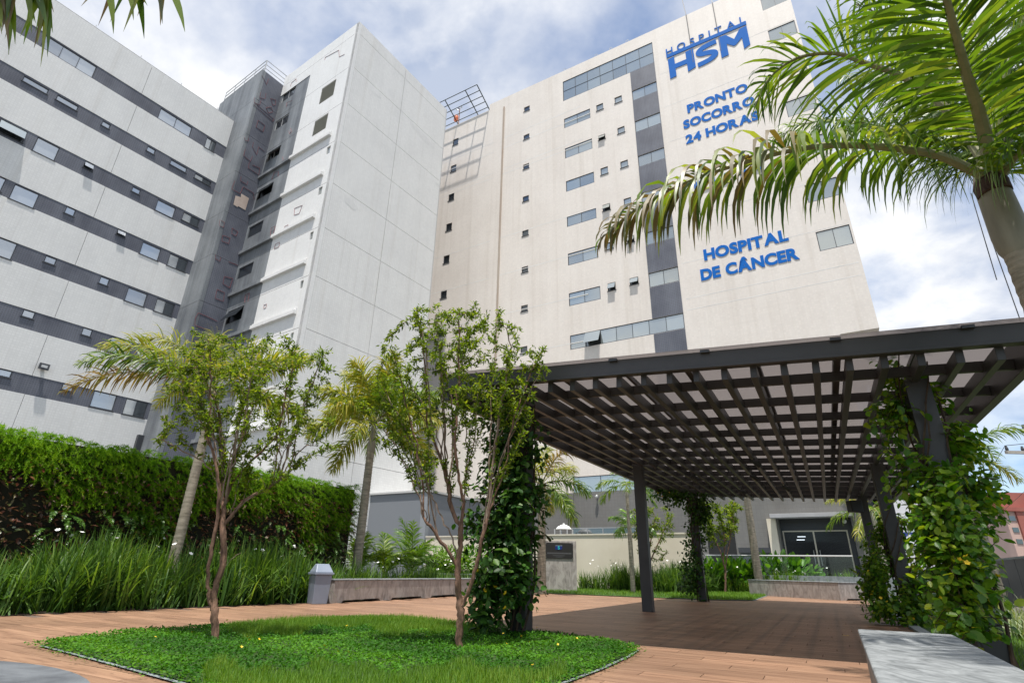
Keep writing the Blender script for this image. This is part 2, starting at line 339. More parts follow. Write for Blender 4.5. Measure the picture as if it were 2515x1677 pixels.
for k, (a, c, wv) in enumerate(rows):
    if k in near:
        o = obj('board', bvar[random.randrange(12)], None, deck); o.location = (wv[0]-deck.location.x, wv[1]-deck.location.y, .012); o.rotation_euler = (0, 0, FD.rot)
    else:
        n = len(fv); rr = random.random()
        for sx, sy in ((-1, -1), (1, -1), (1, 1), (-1, 1)):
            p = FD.w((a+sx*(BL/2-GAP), c+sy*(BW/2-GAP), 0)); fv.append((p[0]-deck.location.x, p[1]-deck.location.y, .012)); fr.append(rr)
        ff.append((n, n+1, n+2, n+3))
me = bpy.data.meshes.new('boards'); me.from_pydata(fv, [], ff); a = me.attributes.new('rnd', 'FLOAT', 'POINT'); a.data.foreach_set('value', fr)
o = obj('far_boards', me, M['wood'], deck); o['kind'] = 'stuff'
# grey stone disc by the camera
mb = MB(); mb.prism([(2.45*math.cos(a), 2.45*math.sin(a)) for a in np.linspace(0, 2*math.pi, 73)[:-1]], 0, .006); o = mb.build('stone_paving', M['granite']); o.location = (-4.6, 2.6, .001); o['kind'] = 'structure'
def grow_poly(poly, d):
    c = np.mean(np.array([p[:2] for p in poly]), axis=0); return [tuple(c + (np.array(p[:2])-c) * (1 + d/np.linalg.norm(np.array(p[:2])-c))) for p in poly]
isl2 = [gz(*p)[:2] for p in [(1650, 1469), (1720, 1473), (1850, 1475), (1885, 1462), (1860, 1457), (1700, 1452), (1640, 1458)]]
lawn_far = [gz(*p)[:2] for p in [(1290, 1456), (1310, 1455.5), (1480, 1463), (1655, 1470), (1665, 1452), (1480, 1444), (1300, 1440)]]
sheet('kerb', grow_poly(isl, .035), .012, M['kerb']); sheet('planting_bed', isl, .022, M['turf'])
sheet('kerb', grow_poly(isl2, .08), .012, M['kerb']); sheet('planting_bed', isl2, .022, M['turf'])
sheet('lawn', lawn_far, .02, M['turf'])
lawn_right = [pgg(4.72, 9), pgg(7.6, 9), pgg(7.6, -16), pgg(4.72, -16)]
sheet('lawn', lawn_right, .012, M['turf'])
mb = MB(); mb.box(0, .15, -16, 9, -.03, .03)
v = [tuple(np.array((*pgg(4.56 + a, c), z))) for a, c, z in [(p[0], p[1], p[2]) for p in mb.v]]; mb.v = v; o = mb.build('kerb', M['kerb']); o['kind'] = 'structure'
bed_left = [lw(-11, -8)[:2], lw(-11, 8.8)[:2], (-4.3, 13.5), (-1.6, 19.2), (0.6, 22.6), (1.2, 27), (-4, 27), lw(-14.2, 22)[:2], lw(-14.2, -8)[:2]]
sheet('planting_bed', bed_left, .0, M['soil'])
mid_bed = [gz(*p)[:2] for p in [(1290, 1448), (1480, 1448), (1668, 1456)]] + [(11., 29.5), (2., 30)]
sheet('planting_bed', mid_bed, .008, M['soil'])
sheet('road', [pgg(11, 40), pgg(22, 40), pgg(22, -30), pgg(11, -30)], -.02, M['asphalt'])

# ------------------------------------------------------------------ facade tools
def holed(mb, a0, a1, b0, b1, holes, fn, rev=.14):
    hs = [h for h in holes if h[1] > a0 and h[0] < a1 and h[3] > b0 and h[2] < b1]
    A = sorted(set([a0, a1] + [min(max(x, a0), a1) for h in hs for x in h[:2]])); B = sorted(set([b0, b1] + [min(max(x, b0), b1) for h in hs for x in h[2:]]))
    for j in range(len(B)-1):
        run = None
        for i in range(len(A)-1):
            ca, cb = (A[i]+A[i+1])/2, (B[j]+B[j+1])/2
            hit = any(h[0] < ca < h[1] and h[2] < cb < h[3] for h in hs)
            if not hit:
                if run is None: run = A[i]
            if run is not None and (hit or i == len(A)-2):
                e = A[i] if hit else A[i+1]
                mb.quad(fn(run, B[j], 0), fn(e, B[j], 0), fn(e, B[j+1], 0), fn(run, B[j+1], 0)); run = None
    for h in hs:
        p = [(h[0], h[2]), (h[1], h[2]), (h[1], h[3]), (h[0], h[3])]
        for i in range(4):
            q, r = p[i], p[(i+1) % 4]
            mb.quad(fn(*q, 0), fn(*r, 0), fn(*r, rev), fn(*q, rev))
def abox(mb, a0, a1, b0, b1, d0, d1, fn):
    mb.hexa([fn(a0, b0, d0), fn(a1, b0, d0), fn(a1, b0, d1), fn(a0, b0, d1), fn(a0, b1, d0), fn(a1, b1, d0), fn(a1, b1, d1), fn(a0, b1, d1)])
def window(th, a0, a1, b0, b1, fn, panes=1, rows=1, glass='glass', frame='alu', ins=.09, fw=.045, open_=None, sill=False):
    mb = MB(); d0, d1 = ins-.03, ins+.035
    abox(mb, a0, a1, b0, b0+fw, d0, d1, fn); abox(mb, a0, a1, b1-fw, b1, d0, d1, fn)
    abox(mb, a0, a0+fw, b0+fw, b1-fw, d0, d1, fn); abox(mb, a1-fw, a1, b0+fw, b1-fw, d0, d1, fn)
    pw = (a1-a0-fw)/panes; ph = (b1-b0-fw)/rows
    for i in range(1, panes): abox(mb, a0+fw/2+i*pw-fw*.3, a0+fw/2+i*pw+fw*.3, b0+fw, b1-fw, d0, d1, fn)
    for j in range(1, rows): abox(mb, a0+fw, a1-fw, b0+fw/2+j*ph-fw*.3, b0+fw/2+j*ph+fw*.3, d0+.004, d1-.004, fn)
    if sill: abox(mb, a0-.05, a1+.05, b0-.06, b0-.003, -.05, .03, fn)
    wo = mb.build('window', M[frame], th); off = OFF[th.name]
    for i in range(panes):
        for j in range(rows):
            x0, x1 = a0+fw/2+i*pw, a0+fw/2+(i+1)*pw; z0, z1 = b0+fw/2+j*ph, b0+fw/2+(j+1)*ph
            p = MB()
            if open_ is not None and (open_ == -1 or i == open_):
                ph_ = z1-z0; an = .5; so_, co = math.sin(an)*ph_, math.cos(an)*ph_
                def f2(a, b_, d): 
                    k = (z1-b_)/ph_; return fn(a, z1-co*k-d*math.sin(an)*0, -so_*k+.02+d)
                abox(p, x0+.01, x1-.01, z0, z1, 0, .03, f2); p.build('pane', M['glassf' if glass == 'glassf' else glass], wo, off=off)
                q = MB(); q.quad(fn(x0, z0, ins+.05), fn(x1, z0, ins+.05), fn(x1, z1, ins+.05), fn(x0, z1, ins+.05)); q.build('pane', M['glassd'], wo, off=off)  # no second pane: dark sheet painted as the shade inside the open window
            else:
                abox(p, x0, x1, z0, z1, ins, ins+.012, fn); p.build('pane', M[glass if not isinstance(glass, list) else glass[i % len(glass)]], wo, off=off)
    return wo
def strip_h(th, name, a0, a1, b, t_, fn, mat, d0=-.004, d1=.01):
    mb = MB(); abox(mb, a0, a1, b-t_/2, b+t_/2, d0, d1, fn); return mb.build(name, mat, th)
def strip_v(th, name, a, b0, b1, t_, fn, mat, d0=-.004, d1=.01):
    mb = MB(); abox(mb, a-t_/2, a+t_/2, b0, b1, d0, d1, fn); return mb.build(name, mat, th)
# ------------------------------------------------------------------ cream hospital block
HY = 36.5
def H(p, D=HY): q = FH.onY(p[0], p[1], D); return q[0], q[2]
fh = lambda a, b, d: (a, HY + d, b)
sC = H(r6z(1357, 685))[0]; zB = H(r6z(1357, 685))[1]; zT = H((1318, 205))[1]
sO = H(r6z(1088, 730))[0]; sL = -33.0; zP = 5.9
hsm = thing('hospital_building', 'tall cream tiled hospital block with blue wall lettering and a dark glazed strip', 'building', (sC, HY, 0), FH)
wins = []   # a0,a1,b0,b1,panes,rows,glass,open
def rect(tl, br, D=HY): a = H(tl, D); b = H(br, D); return a[0], b[0], b[1], a[1]
def addw(tl, br, panes=1, rows=1, glass='glass', op=None): wins.append((*rect(tl, br), panes, rows, glass, op))
# two columns of small dark windows
aA = H(r5z(700, 190))[0]; bA = H(r5z(737, 224))[0]; hA = H(r5z(700, 190))[1] - H(r5z(700, 240))[1]
for p in (r2z(768, 962), r2z(752, 1143), r2z(735, 1338), r2z(718, 1543), r5z(700, 195), r5z(682, 432), r5z(660, 690), r5z(640, 935), r5z(625, 1195)):
    z1 = H(p)[1]; wins.append((aA, bA, z1-hA, z1, 1, 1, 'glassd', None))
aB = H(r2z(1252, 740))[0]; bB = H(r2z(1290, 772))[0]; hB = H(r5z(1240, 25))[1] - H(r5z(1241, 62))[1]
zB_ = [H(p)[1] for p in (r2z(1252, 742), r2z(1250, 933), r2z(1247, 1135), r2z(1244, 1355), r5z(1240, 22), r5z(1238, 270), r5z(1235, 535))]
for z1 in zB_ + [zB_[-1]-(zB_[-2]-zB_[-1])]: wins.append((aB, bB, z1-hB, z1, 1, 1, 'glassd', None))
# paired windows
for tl, br in ((r2z(1527, 820), r2z(1708, 812)), (r2z(1533, 1023), r2z(1722, 1022)), (r2z(1540, 1248), r2z(1735, 1255)), (r2z(1546, 1492), r2z(1750, 1500)), (r5z(1553, 178), r5z(1763, 203)), (r5z(1560, 450), r5z(1779, 488))): addw(tl, br, 2)
# small pale windows, some tilted open
for tl, br, op in ((r2z(1748, 727), r2z(1797, 748), None), (r2z(1762, 937), r2z(1811, 952), -1), (r2z(1777, 1160), r2z(1830, 1190), None), (r2z(1791, 1412), r2z(1846, 1440), -1), (r5z(1810, 105), r5z(1866, 137), None), (r5z(1826, 382), r5z(1883, 422), -1),
                   (r2z(1873, 675), r2z(1926, 695), None), (r2z(1893, 884), r2z(1945, 906), None), (r2z(1913, 1115), r2z(1968, 1141), None), (r2z(1936, 1370), r2z(1990, 1395), None), (r5z(1957, 62), r5z(2012, 93), -1), (r5z(1977, 347), r5z(2040, 380), -1)): addw(tl, br, 1, 1, 'glass', op)
# glass band under the roof and above the podium
x0, x1, z0, z1 = rect(r2z(1518, 565), r2z(2148, 430)); wins.append((x0, x1, z0, z1, 7, 2, 'glass', None)); sF1 = x1; band_top = (x0, x1, z0, z1)
sF0 = H(r2z(1982, 512))[0]
x0, x1, z0, z1 = rect(r5z(1568, 740), r5z(1568+.1, 838)); band_low = (x0, sF1, z0, z1); wins.append((x0, sF1, z0, z1, 7, 1, 'glass', 1))
# dark tiled strip with a glazed pair on each floor
gl = [(H(r2z(1990, 630))[1], H(r2z(1996, 697))[1]), (H(r2z(2012, 838))[1], H(r2z(2020, 912))[1]), (H(r2z(2037, 1075))[1], H(r2z(2044, 1150))[1])]
stp = gl[1][0]-gl[2][0]
zg = gl[2]
low = [(H(r5z(2118, 310))[1], H(r5z(2126, 408))[1])]
k = 1
while zg[0]-k*stp > low[0][0]+1: gl.append((zg[0]-k*stp, zg[1]-k*stp)); k += 1
gl += low
for a, b_ in gl: wins.append((sF0, sF1, b_, a, 2, 1, 'glass', None))
# window pairs at the right-hand corner
gA = H(r6z(918, 30))[0]; gz1 = H(r6z(918, 30))[1]; gz0 = H(r6z(943, 162))[1]
for k in range(-1, 9):
    zt = gz1 + k*stp; zb = gz0 + k*stp
    if k >= 0 and zt < zT-1: wins.append((gA, sC-.12, zb, zt, 2, 1, 'glass', None))
sP0, sP1 = H((1408, 1190))[0], H((1700, 1190))[0]
pz = rect((1408, 1171), (1409, 1211)); wins.append((sP0, sP1, pz[2], pz[3], 4, 1, 'glass', None))
holes = [x[:4] for x in wins]
# step in the roof line on the left, lower parapet
sS = H(r2z(1015, 745))[0]; zS = H(r2z(1015, 758))[1]
mb = MB(); holed(mb, sS, sC, zB, zT, [h for h in holes], fh); holed(mb, sL, sS, zB, zS, holes, fh); holed(mb, sL, sO, zP, zB, holes, fh)
mb.quad(fh(sO, zB, 0), fh(sC, zB, 0), fh(sC, zB, 12), fh(sO, zB, 12)); mb.quad(fh(sC, zB, 0), fh(sC, zT, 0), fh(sC, zT, 16), fh(sC, zB, 16))
mb.quad(fh(sO, 0, 0), fh(sO, zB, 0), fh(sO, zB, 12), fh(sO, 0, 12)); mb.quad(fh(sS, zS, 0), fh(sS, zT, 0), fh(sS, zT, 8), fh(sS, zS, 8))
mb.quad(fh(sS, zT, 0), fh(sC, zT, 0), fh(sC, zT, 16), fh(sS, zT, 16)); mb.quad(fh(sL, zS, 0), fh(sS, zS, 0), fh(sS, zS, 8), fh(sL, zS, 8))
mb.quad(fh(sL, 0, 0), fh(sL, zS, 0), fh(sL, zS, 16), fh(sL, 0, 16))
hw = mb.build('wall', M['cream'], hsm)
mb = MB(); mb.box(sS+.2, sC-.3, HY+.55, HY+15, zB+.3, zT-.2); mb.box(sL+.2, sS+.2, HY+.55, HY+15, 1, zS-.2); mb.box(sS+.2, sO-.3, HY+.55, HY+15, 1, zB+.3); mb.build('light_block_core', M['alu'], hsm)  # unseen dark box added behind the facade to block light through the windows
# dark strip, the panels between the glazing
sg = sorted(gl, key=lambda q: -q[0]); tops = [band_top[2]] + [q[1] for q in sg] ; bots = [q[0] for q in sg]
segs = list(zip(tops[:-1], bots)) + [(sg[-1][1], band_low[3]), (band_low[2], zP+1.0)]
for zt, zb in segs:
    m_ = MB(); abox(m_, sF0, sF1, zb+.02, zt-.02, -.02, .03, fh); m_.build('panel', M['grey'], hsm)
for (a0, a1, b0, b1, pn, rw, gg, op) in wins:
    small = a1-a0 < 1.6
    window(hsm, a0, a1, b0, b1, fh, pn, rw, gg, 'alu', ins=.05 if not small else .09, fw=.05, open_=op, sill=small)
# movement joints, pale
jz = [H(r5z(1115-840+0, 0))[1]]
for p in ((r5z(770, 412)), (r5z(630, 213)), (r2z(760, 1330)), (r2z(900, 1105))):
    strip_h(hsm, 'joint', sS-8 if False else sL+.1, sF0-4, H(p)[1], .06, fh, M['jointl'])
st = H(r5z(630, 213))[1]-H(r5z(770, 412))[1]
zj = H(r5z(770, 412))[1]
for k in (-1, -2, -3, 3, 4): strip_h(hsm, 'joint', sL+.1, sF0-5, zj+k*st, .06, fh, M['jointl'])
for p in (r6z(1265, 315), r6z(700, 345)): strip_h(hsm, 'joint', sF1+.3, sC-.15, H(p)[1], .05, fh, M['jointl'])
for k in range(1, 7): strip_h(hsm, 'joint', sF1+.3, sC-.15 if k not in () else sC, H(r6z(1265, 315))[1]+k*stp*1.0, .04, fh, M['jointl'])
# downpipe and shallow pilasters
sp = H(r2z(1115, 800))[0]
mb = MB(); mb.tube([fh(sp, zP, -.09), fh(sp, H(r2z(1117, 740))[1], -.09)], .075, 8); mb.build('downpipe', noisy('rusty_pipe', (.36, .27, .21), (.44, .38, .31), scale=(1, 1, .3), sc=1), hsm, smooth=True)
mb = MB(); abox(mb, sp-1.05, sp-.14, zP, H(r2z(1117, 740))[1], -.05, .02, fh); mb.build('pilaster', M['cream'], hsm)
mb = MB(); abox(mb, aB-.25, bB+.25, zP, zT-3.5, -.012, .01, fh)
# slanted guard frame on the lower parapet
gr = thing('roof_guard_frame', 'dark metal guard frame leaning out above the stepped roof edge of the cream block', 'railing', (sS, HY, zS), FH)
def fg(a, k): return fh(a, zS + .35 + k*1.05, -.15 - k*2.3)
for a in (sS-.1, sS-1.6, sS-4.3, sS-7.0, sS-9.7):
    mb = MB(); mb.tube([fg(a, -.15), fg(a, 1)], .06, 6); mb.build('post', M['railg'], gr)
for k in (0, .25, .5, .75, 1):
    mb = MB(); mb.tube([fg(sS-.1, k), fg(sS-12, k)], .045, 6); mb.build('rail', M['railg'], gr)
# beacon mast
bm_ = thing('beacon_mast', 'thin rusty beacon mast with an orange lamp behind the roof guard frame', 'mast', (H(r2z(765, 830))[0], HY+1.0, zS), FH)
bx = OFF[bm_.name][0]
mb = MB(); mb.tube([(bx, HY+1, zS), (bx, HY+1, zS+3.6)], .05, 6); mb.build('pole', simple('rust', (.28, .12, .07), .8), bm_)
mb = MB(); mb.tube([(bx-.35, HY+.9, zS+1.7), (bx-.35, HY+.9, zS+1.9), (bx-.35, HY+.9, zS+2.5), (bx-.35, HY+.9, zS+2.75)], [.1, .26, .26, .08], 10); mb.build('beacon', simple('orange_lamp', (.62, .16, .06), .35), bm_, smooth=True)
for dx in (-.3, .3, 0):
    mb = MB(); mb.tube([(bx, HY+1, zS+3.3), (bx+dx, HY+.9, zS+3.55), (bx+dx*1.3, HY+.85, zS+3.5)], [.03, .03, .1], 6); mb.build('arm', M['rail'], bm_)
# lightning rods and cables on the roof edge
for p in (r2z(1530, 480), r2z(1745, 380), r2z(1845, 335), r2z(1960, 288)):
    a = H(p)[0]; mb = MB(); ring = [fh(a+.15*math.cos(q), zT+.22+.16*math.sin(q), .1) for q in np.linspace(0, 6.283, 12)]; mb.tube(ring, .02, 5, cap=False); mb.build('roof_hook', M['rail'], hsm)
for p0, p1 in ((r3z(0, 30), r3z(25, 105)),):
    pass
def zline(p): return H(p)
lr = thing('lightning_cable', 'thin dark mast and cable rising over the roof above the blue lettering', 'mast', (*[H((1685, 37))[0]], HY, zT), FH)
for a, ztop in ((H((1685, 37))[0], zT+6), (H((1750, 10))[0], zT+6)):
    mb = MB(); mb.tube([fh(a, zT-6, -.03), fh(a, zT, -.03), fh(a-.4, ztop, .8)], .035, 5); mb.build('cable', M['alu'], lr)

# ------------------------------------------------------------------ lettering
def glyph_mesh(ch, bold):
    cu = bpy.data.curves.new('g', 'FONT'); cu.body = ch; cu.size = 1; cu.offset = bold; cu.extrude = .5; cu.resolution_u = 4
    o = bpy.data.objects.new('g', cu); COL.objects.link(o)
    dg = bpy.context.evaluated_depsgraph_get(); me = bpy.data.meshes.new_from_object(o.evaluated_get(dg))
    bpy.data.objects.remove(o); bpy.data.curves.remove(cu)
    v = np.array([p.co for p in me.vertices]); return me, v
def word(th, text, a0, a1, b0, b1, thick=.03, bold=.046, mat='blue', space=.02, shear=0.):
    """letters laid along the wall between a0 and a1, cap height b0..b1"""
    H_, _v = glyph_mesh('H', bold); z0, z1 = _v[:, 1].min(), _v[:, 1].max()
    items = []; x = 0
    for ch in text:
        if ch == ' ': x += .30; continue
        me, v = glyph_mesh(ch, bold); mn, mxx = v[:, 0].min(), v[:, 0].max()
        items.append((me, v, x - mn)); x += mxx - mn + space
    W = x - space; off = OFF[th.name]
    for me, v, dx in items:
        c = np.zeros_like(v); zz_ = (v[:, 1]-z0)/(z1-z0)
        c[:, 0] = a0 + (v[:, 0]+dx)/W*(a1-a0) + shear*zz_*(b1-b0); c[:, 2] = b0 + zz_*(b1-b0)
        c[:, 1] = HY - .006 - (v[:, 2]+.5)*thick
        c -= off; me.vertices.foreach_set('co', c.ravel()); me.materials.clear(); me.materials.append(M[mat])
        bm = bmesh.new(); bm.from_mesh(me); bmesh.ops.recalc_face_normals(bm, faces=bm.faces); bm.to_mesh(me); bm.free(); me.update()
        obj('letter', me, None, th)
def sz(x, y): return (1600+x/6.533, 180+y/6.533)
def cz(x, y): return (1480+x/4.612, 380+y/4.612)
def lz(x, y): return (1600+x/7.84, y/7.84)
cap = H(sz(562, 520))[1]-H(sz(583, 648))[1]
t1 = thing('wall_sign', 'blue raised letters reading PRONTO SOCORRO 24 HORAS on the cream wall', 'sign', (H(sz(583, 648))[0], HY, H(sz(565, 1145))[1]), FH)
for txt, pl_, pr in (('PRONTO', (583, 648), (1547, 250)), ('SOCORRO', (522, 905), (1660, 470)), ('24 HORAS', (560, 1145), (1728, 690))):
    a0, b0 = H(sz(*pl_)); a1 = H(sz(*pr))[0]; word(t1, txt, a0, a1, b0, b0+cap)
capc = H(cz(1140, 1080))[1]-H(cz(1155, 1203))[1]
t2 = thing('wall_sign', 'blue raised letters reading HOSPITAL DE CÂNCER low on the cream wall', 'sign', (H(cz(1120, 1432))[0], HY, H(cz(1120, 1432))[1]), FH)
for txt, pl_, pr in (('HOSPITAL', (1155, 1203), (2112, 970)), ('DE CÂNCER', (1120, 1432), (2237, 1190))):
    a0, b0 = H(cz(*pl_)); a1 = H(cz(*pr))[0]; word(t2, txt, a0, a1, b0, b0+capc)
t3 = thing('wall_sign', 'large blue HSM emblem under the spaced word HOSPITAL at the top of the cream wall', 'sign', (H(lz(365, 1530))[0], HY, H(lz(365, 1530))[1]), FH)
a0, b0 = H(lz(290, 1085)); a1 = H(lz(1815, 440))[0]; word(t3, 'HOSPITAL', a0, a1, b0, b0+(H(lz(285, 960))[1]-b0), .05, .006, 'blue', .40)
a1 = H(lz(1828, 470))[0]; zb0 = H(lz(305, 1105))[1]
mb = MB(); abox(mb, a0, a1, zb0-.16, zb0+.22, -.07, -.015, fh); mb.build('bar', M['blue'], t3)
A0, Z0 = H(lz(365, 1530)); Z1 = H(lz(312, 1150))[1]; A1 = H(lz(1870, 700))[0]
def poly_letter(polys, x0, x1):
    mb = MB()
    for poly in polys:
        pts = [(x0+p[0]*(x1-x0), Z0+p[1]*(Z1-Z0)) for p in poly]; n = len(mb.v); k = len(pts)
        mb.v += [fh(p[0], p[1], -.05) for p in pts] + [fh(p[0], p[1], -.006) for p in pts]
        mb.f.append(tuple(range(n, n+k))); mb.f.append(tuple(range(n+2*k-1, n+k-1, -1)))
        for i in range(k): j = (i+1) % k; mb.f.append((n+i, n+k+i, n+k+j, n+j))
    mb.build('letter', M['blue'], t3)
Wd = A1-A0
poly_letter([[(0, 0), (.25, .02), (.25, .4), (.70, .4), (.70, 0), (1.0, .08), (1.0, 1), (.70, .97), (.70, .62), (.25, .62), (.25, 1), (0, .97)]], A0, A0+Wd*.335)
# S as a thick swept stroke
cp = [(.98, .88), (.62, .86), (.30, .80), (.17, .68), (.28, .56), (.60, .50), (.80, .42), (.84, .30), (.70, .19), (.40, .13), (.05, .11)]
q = []
for i in range(len(cp)-1):
    p0, p1_, p2, p3 = cp[max(i-1, 0)], cp[i], cp[i+1], cp[min(i+2, len(cp)-1)]
    for s_ in np.linspace(0, 1, 5)[:-1]:
        q.append(tuple(.5*((2*p1_[c])+(-p0[c]+p2[c])*s_+(2*p0[c]-5*p1_[c]+4*p2[c]-p3[c])*s_*s_+(-p0[c]+3*p1_[c]-3*p2[c]+p3[c])*s_**3) for c in (0, 1)))
q.append(cp[-1]); q = np.array(q); asp = (Z1-Z0)/(Wd*.27); th_ = .105
tn = np.gradient(q, axis=0); tn[:, 1] *= asp; nn_ = np.stack([-tn[:, 1], tn[:, 0]], 1); nn_ /= np.linalg.norm(nn_, axis=1)[:, None]
up_ = q + nn_*[th_*asp, th_]; dn_ = q - nn_*[th_*asp, th_]
poly_letter([list(map(tuple, up_)) + list(map(tuple, dn_[::-1]))], A0+Wd*.35, A0+Wd*.63)
poly_letter([[(0, 0), (.25, .02), (.25, .55), (.45, .34), (.5, .32), (.55, .34), (.78, .55), (.78, 0), (1.0, .1), (1.0, 1), (.76, .98), (.52, .62), (.26, .98), (0, 1)]], A0+Wd*.655, A1)
# emblem mostly behind the palm
t4 = thing('wall_emblem', 'small blue emblem line with a yellow stroke behind the palm frond on the cream wall', 'sign', (H(cz(1000, 420))[0], HY, H(cz(1000, 420))[1]), FH)
ea, eb = H(cz(1010, 405)); ec = H(cz(1930, 90))[0]
for k in range(5):
    x_ = ea+(ec-ea)*(.04+k*.19); mb = MB(); abox(mb, x_, x_+(ec-ea)*.075, eb, eb+.6, -.09, -.03, fh); mb.build('mark', M['blue'], t4)
mb = MB(); abox(mb, ea, ea+(ec-ea)*.5, eb-.32, eb-.2, -.08, -.03, fh); mb.build('stroke', simple('sign_yellow', (.42, .48, .03), .4), t4)

# ------------------------------------------------------------------ grey podium, entrance
PY = 36.25; fp = lambda a, b, d: (a, PY + d, b)
pod = thing('podium_building', 'low grey tiled podium wall under the cream block with the glass entrance', 'building', (sC, PY, 0), FH)
def HP(p, D=PY): return H(p, D)
eL = HP(dz(1062, 700))[0]; eR = HP(dz(1880, 700))[0]; eT = HP(dz(1400, 540))[1]; PLAT = .80
sR = HP((2140, 1300))[0]
mb = MB(); holed(mb, sL, sR, 0, zP, [(eL, eR, PLAT, eT)], fp, rev=.9); mb.quad(fp(sR, 0, 0), fp(sR, zP, 0), fp(sR, zP, 10), fp(sR, 0, 10)); mb.quad(fp(sL, zP, 0), fp(sR, zP, 0), fp(sR, zP, .5), fp(sL, zP, .5)); mb.build('wall', M['podium'], pod)
mb = MB(); mb.quad(fp(eL, PLAT, .9), fp(eR, PLAT, .9), fp(eR, eT, .9), fp(eL, eT, .9)); mb.build('recess_wall', simple('recess', (.15, .145, .13), .8), pod)
dL, dT = HP(dz(1090, 692), PY+.8); dR = HP(dz(1812, 680), PY+.8)[0]
fd = lambda a, b, d: (a, PY + .8 + d, b)
mid = dL+(dR-dL)*.485
do = MB(); fwd_ = .07
for a0_, a1_, b0_, b1_ in ((dL, dR, dT-fwd_, dT), (dL, dL+fwd_, PLAT, dT-fwd_), (dR-fwd_, dR, PLAT, dT-fwd_), (mid-.04, mid+.04, PLAT, dT-fwd_)): abox(do, a0_, a1_, b0_, b1_, -.06, .04, fd)
dob = do.build('door', simple('champagne_frame', (.50, .45, .36), .35, .5), pod)
for a0_, a1_ in ((dL+fwd_, mid-.04), (mid+.04, dR-fwd_)):
    p = MB(); abox(p, a0_, a1_, PLAT, dT-fwd_, 0, .015, fd); p.build('pane', glass_tint('entrance_glass', (.30, .32, .33), .12, dark=(.005, .005, .006)), dob, off=OFF[pod.name])
for a_ in (mid-.16, mid+.16):
    p = MB(); p.tube([fd(a_, 1.35, -.1), fd(a_, 2.15, -.1)], .022, 6); p.build('handle', M['rail'], dob, off=OFF[pod.name])
for a_, b_ in ((dL+.75, dT-.35), (dL+.68, dT-.52)):
    p = MB(); abox(p, a_, a_+.42, b_, b_+.035, .03, .04, fd)
    em = bpy.data.materials.get('ceiling_tube')
    if not em:
        em, tt, bb = base_mat('ceiling_tube'); bb.inputs['Emission Color'].default_value = (.8, .9, 1, 1); bb.inputs['Emission Strength'].default_value = 1.2
    abox(p, a_, a_+.42, b_, b_+.035, -.012, -.004, fd); p.build('ceiling_light', em, dob, off=OFF[pod.name])
c0, cz1 = HP(dz(945, 505), PY-.9); c1 = HP(dz(1865, 470), PY-.9)[0]; czb = HP(dz(945, 547), PY-.9)[1]
mb = MB(); abox(mb, c0, c1, czb, cz1, -.9, -.003, fp); bevel(mb.build('canopy', noisy('canopy_grey', (.33, .33, .34), (.40, .40, .41), sc=1), pod))
k0, kt = HP(dz(910, 550), PY-.35); k1 = HP(dz(988, 550), PY-.35)[0]
mb = MB(); abox(mb, k0, k1+.1, PLAT, min(kt, czb-.01), -.35, .3, fp); mb.build('pilaster', M['creamwall'], pod)
v0, vt = HP(dz(610, 880)); v1 = HP(dz(985, 880))[0]; vb = PLAT
mb = MB(); abox(mb, v0, v1, vt-.28, vt, -.3, -.002, fp); mb.build('vent_hood', M['alu'], pod)
mb = MB(); abox(mb, v0+.1, v1-.05, vb, vt-.29, -.03, -.002, fp); mb.build('vent_panel', simple('vent', (.10, .115, .12), .5), pod)
g0 = HP(dz(240, 600))[0]; g1 = HP(dz(545, 600))[0]
mb = MB(); abox(mb, g0, g1, PLAT, HP(dz(400, 690))[1], -.02, -.002, fp); mb.build('dark_opening', simple('dark_opening', (.012, .012, .012), .6), pod)
for p_, nm in ((dz(1780, 592), 'a'), ((1468, 1221), 'b')):
    a_, b_ = HP(p_); cm = thing('security_camera', 'white dome security camera ' + ('inside the entrance recess' if nm == 'a' else 'on the grey podium wall under the long window'), 'camera', (a_, PY-.1, b_), FH)
    m_ = MB(); m_.tube([fp(a_, b_+.12, -.003), fp(a_, b_+.12, -.2), fp(a_, b_+.02, -.22)], [.05, .05, .06], 8); m_.build('bracket', M['aluw'], cm)
    m_ = MB(); m_.tube([fp(a_, b_+.08, -.22), fp(a_, b_+.02, -.22), fp(a_, b_-.06, -.22), fp(a_, b_-.11, -.22)], [.10, .12, .10, .03], 10); m_.build('dome', M['aluw'], cm, smooth=True)
for x_ in (1396, 1408, 1700):
    a_ = HP((x_, 1260))[0]; strip_v(pod, 'rib', a_, 0, zP-.02, .12 if x_ != 1396 else .05, fp, M['podium'], -.1, 0)
pf = MB(); pf.box(HP((1690, 1300))[0], sR+3, 30.2, PY, 0, PLAT); o = pf.top('entrance_platform', M['kerb'], None, None, (sR, 33, 0), FH, kind='structure')
# pipes on the podium wall
for nm, lab, col, pts, r_ in (('red_pipe', 'red fire pipe bent down the grey podium wall', (.32, .02, .03), [(1060, 1257), (1075, 1257), (1074, 1300)], .06), ('yellow_pipe', 'thin yellow gas pipe along the grey podium wall', (.55, .36, .02), [(1078, 1284), (1200, 1282)], .045), ('green_pipe', 'green pipe along the grey podium wall below the yellow one', (.10, .2, .16), [(1078, 1292), (1210, 1291)], .06), ('grey_pipe', 'grey pipe along the grey podium wall above the yellow one', (.3, .3, .3), [(1078, 1263), (1210, 1261)], .05)):
    P = [fp(*HP(p), -.15) for p in pts]; m_ = MB(); m_.tube(P, r_, 6); m_.top(nm, simple(nm, col, .5), lab, 'pipe', P[0], FH, smooth=True)
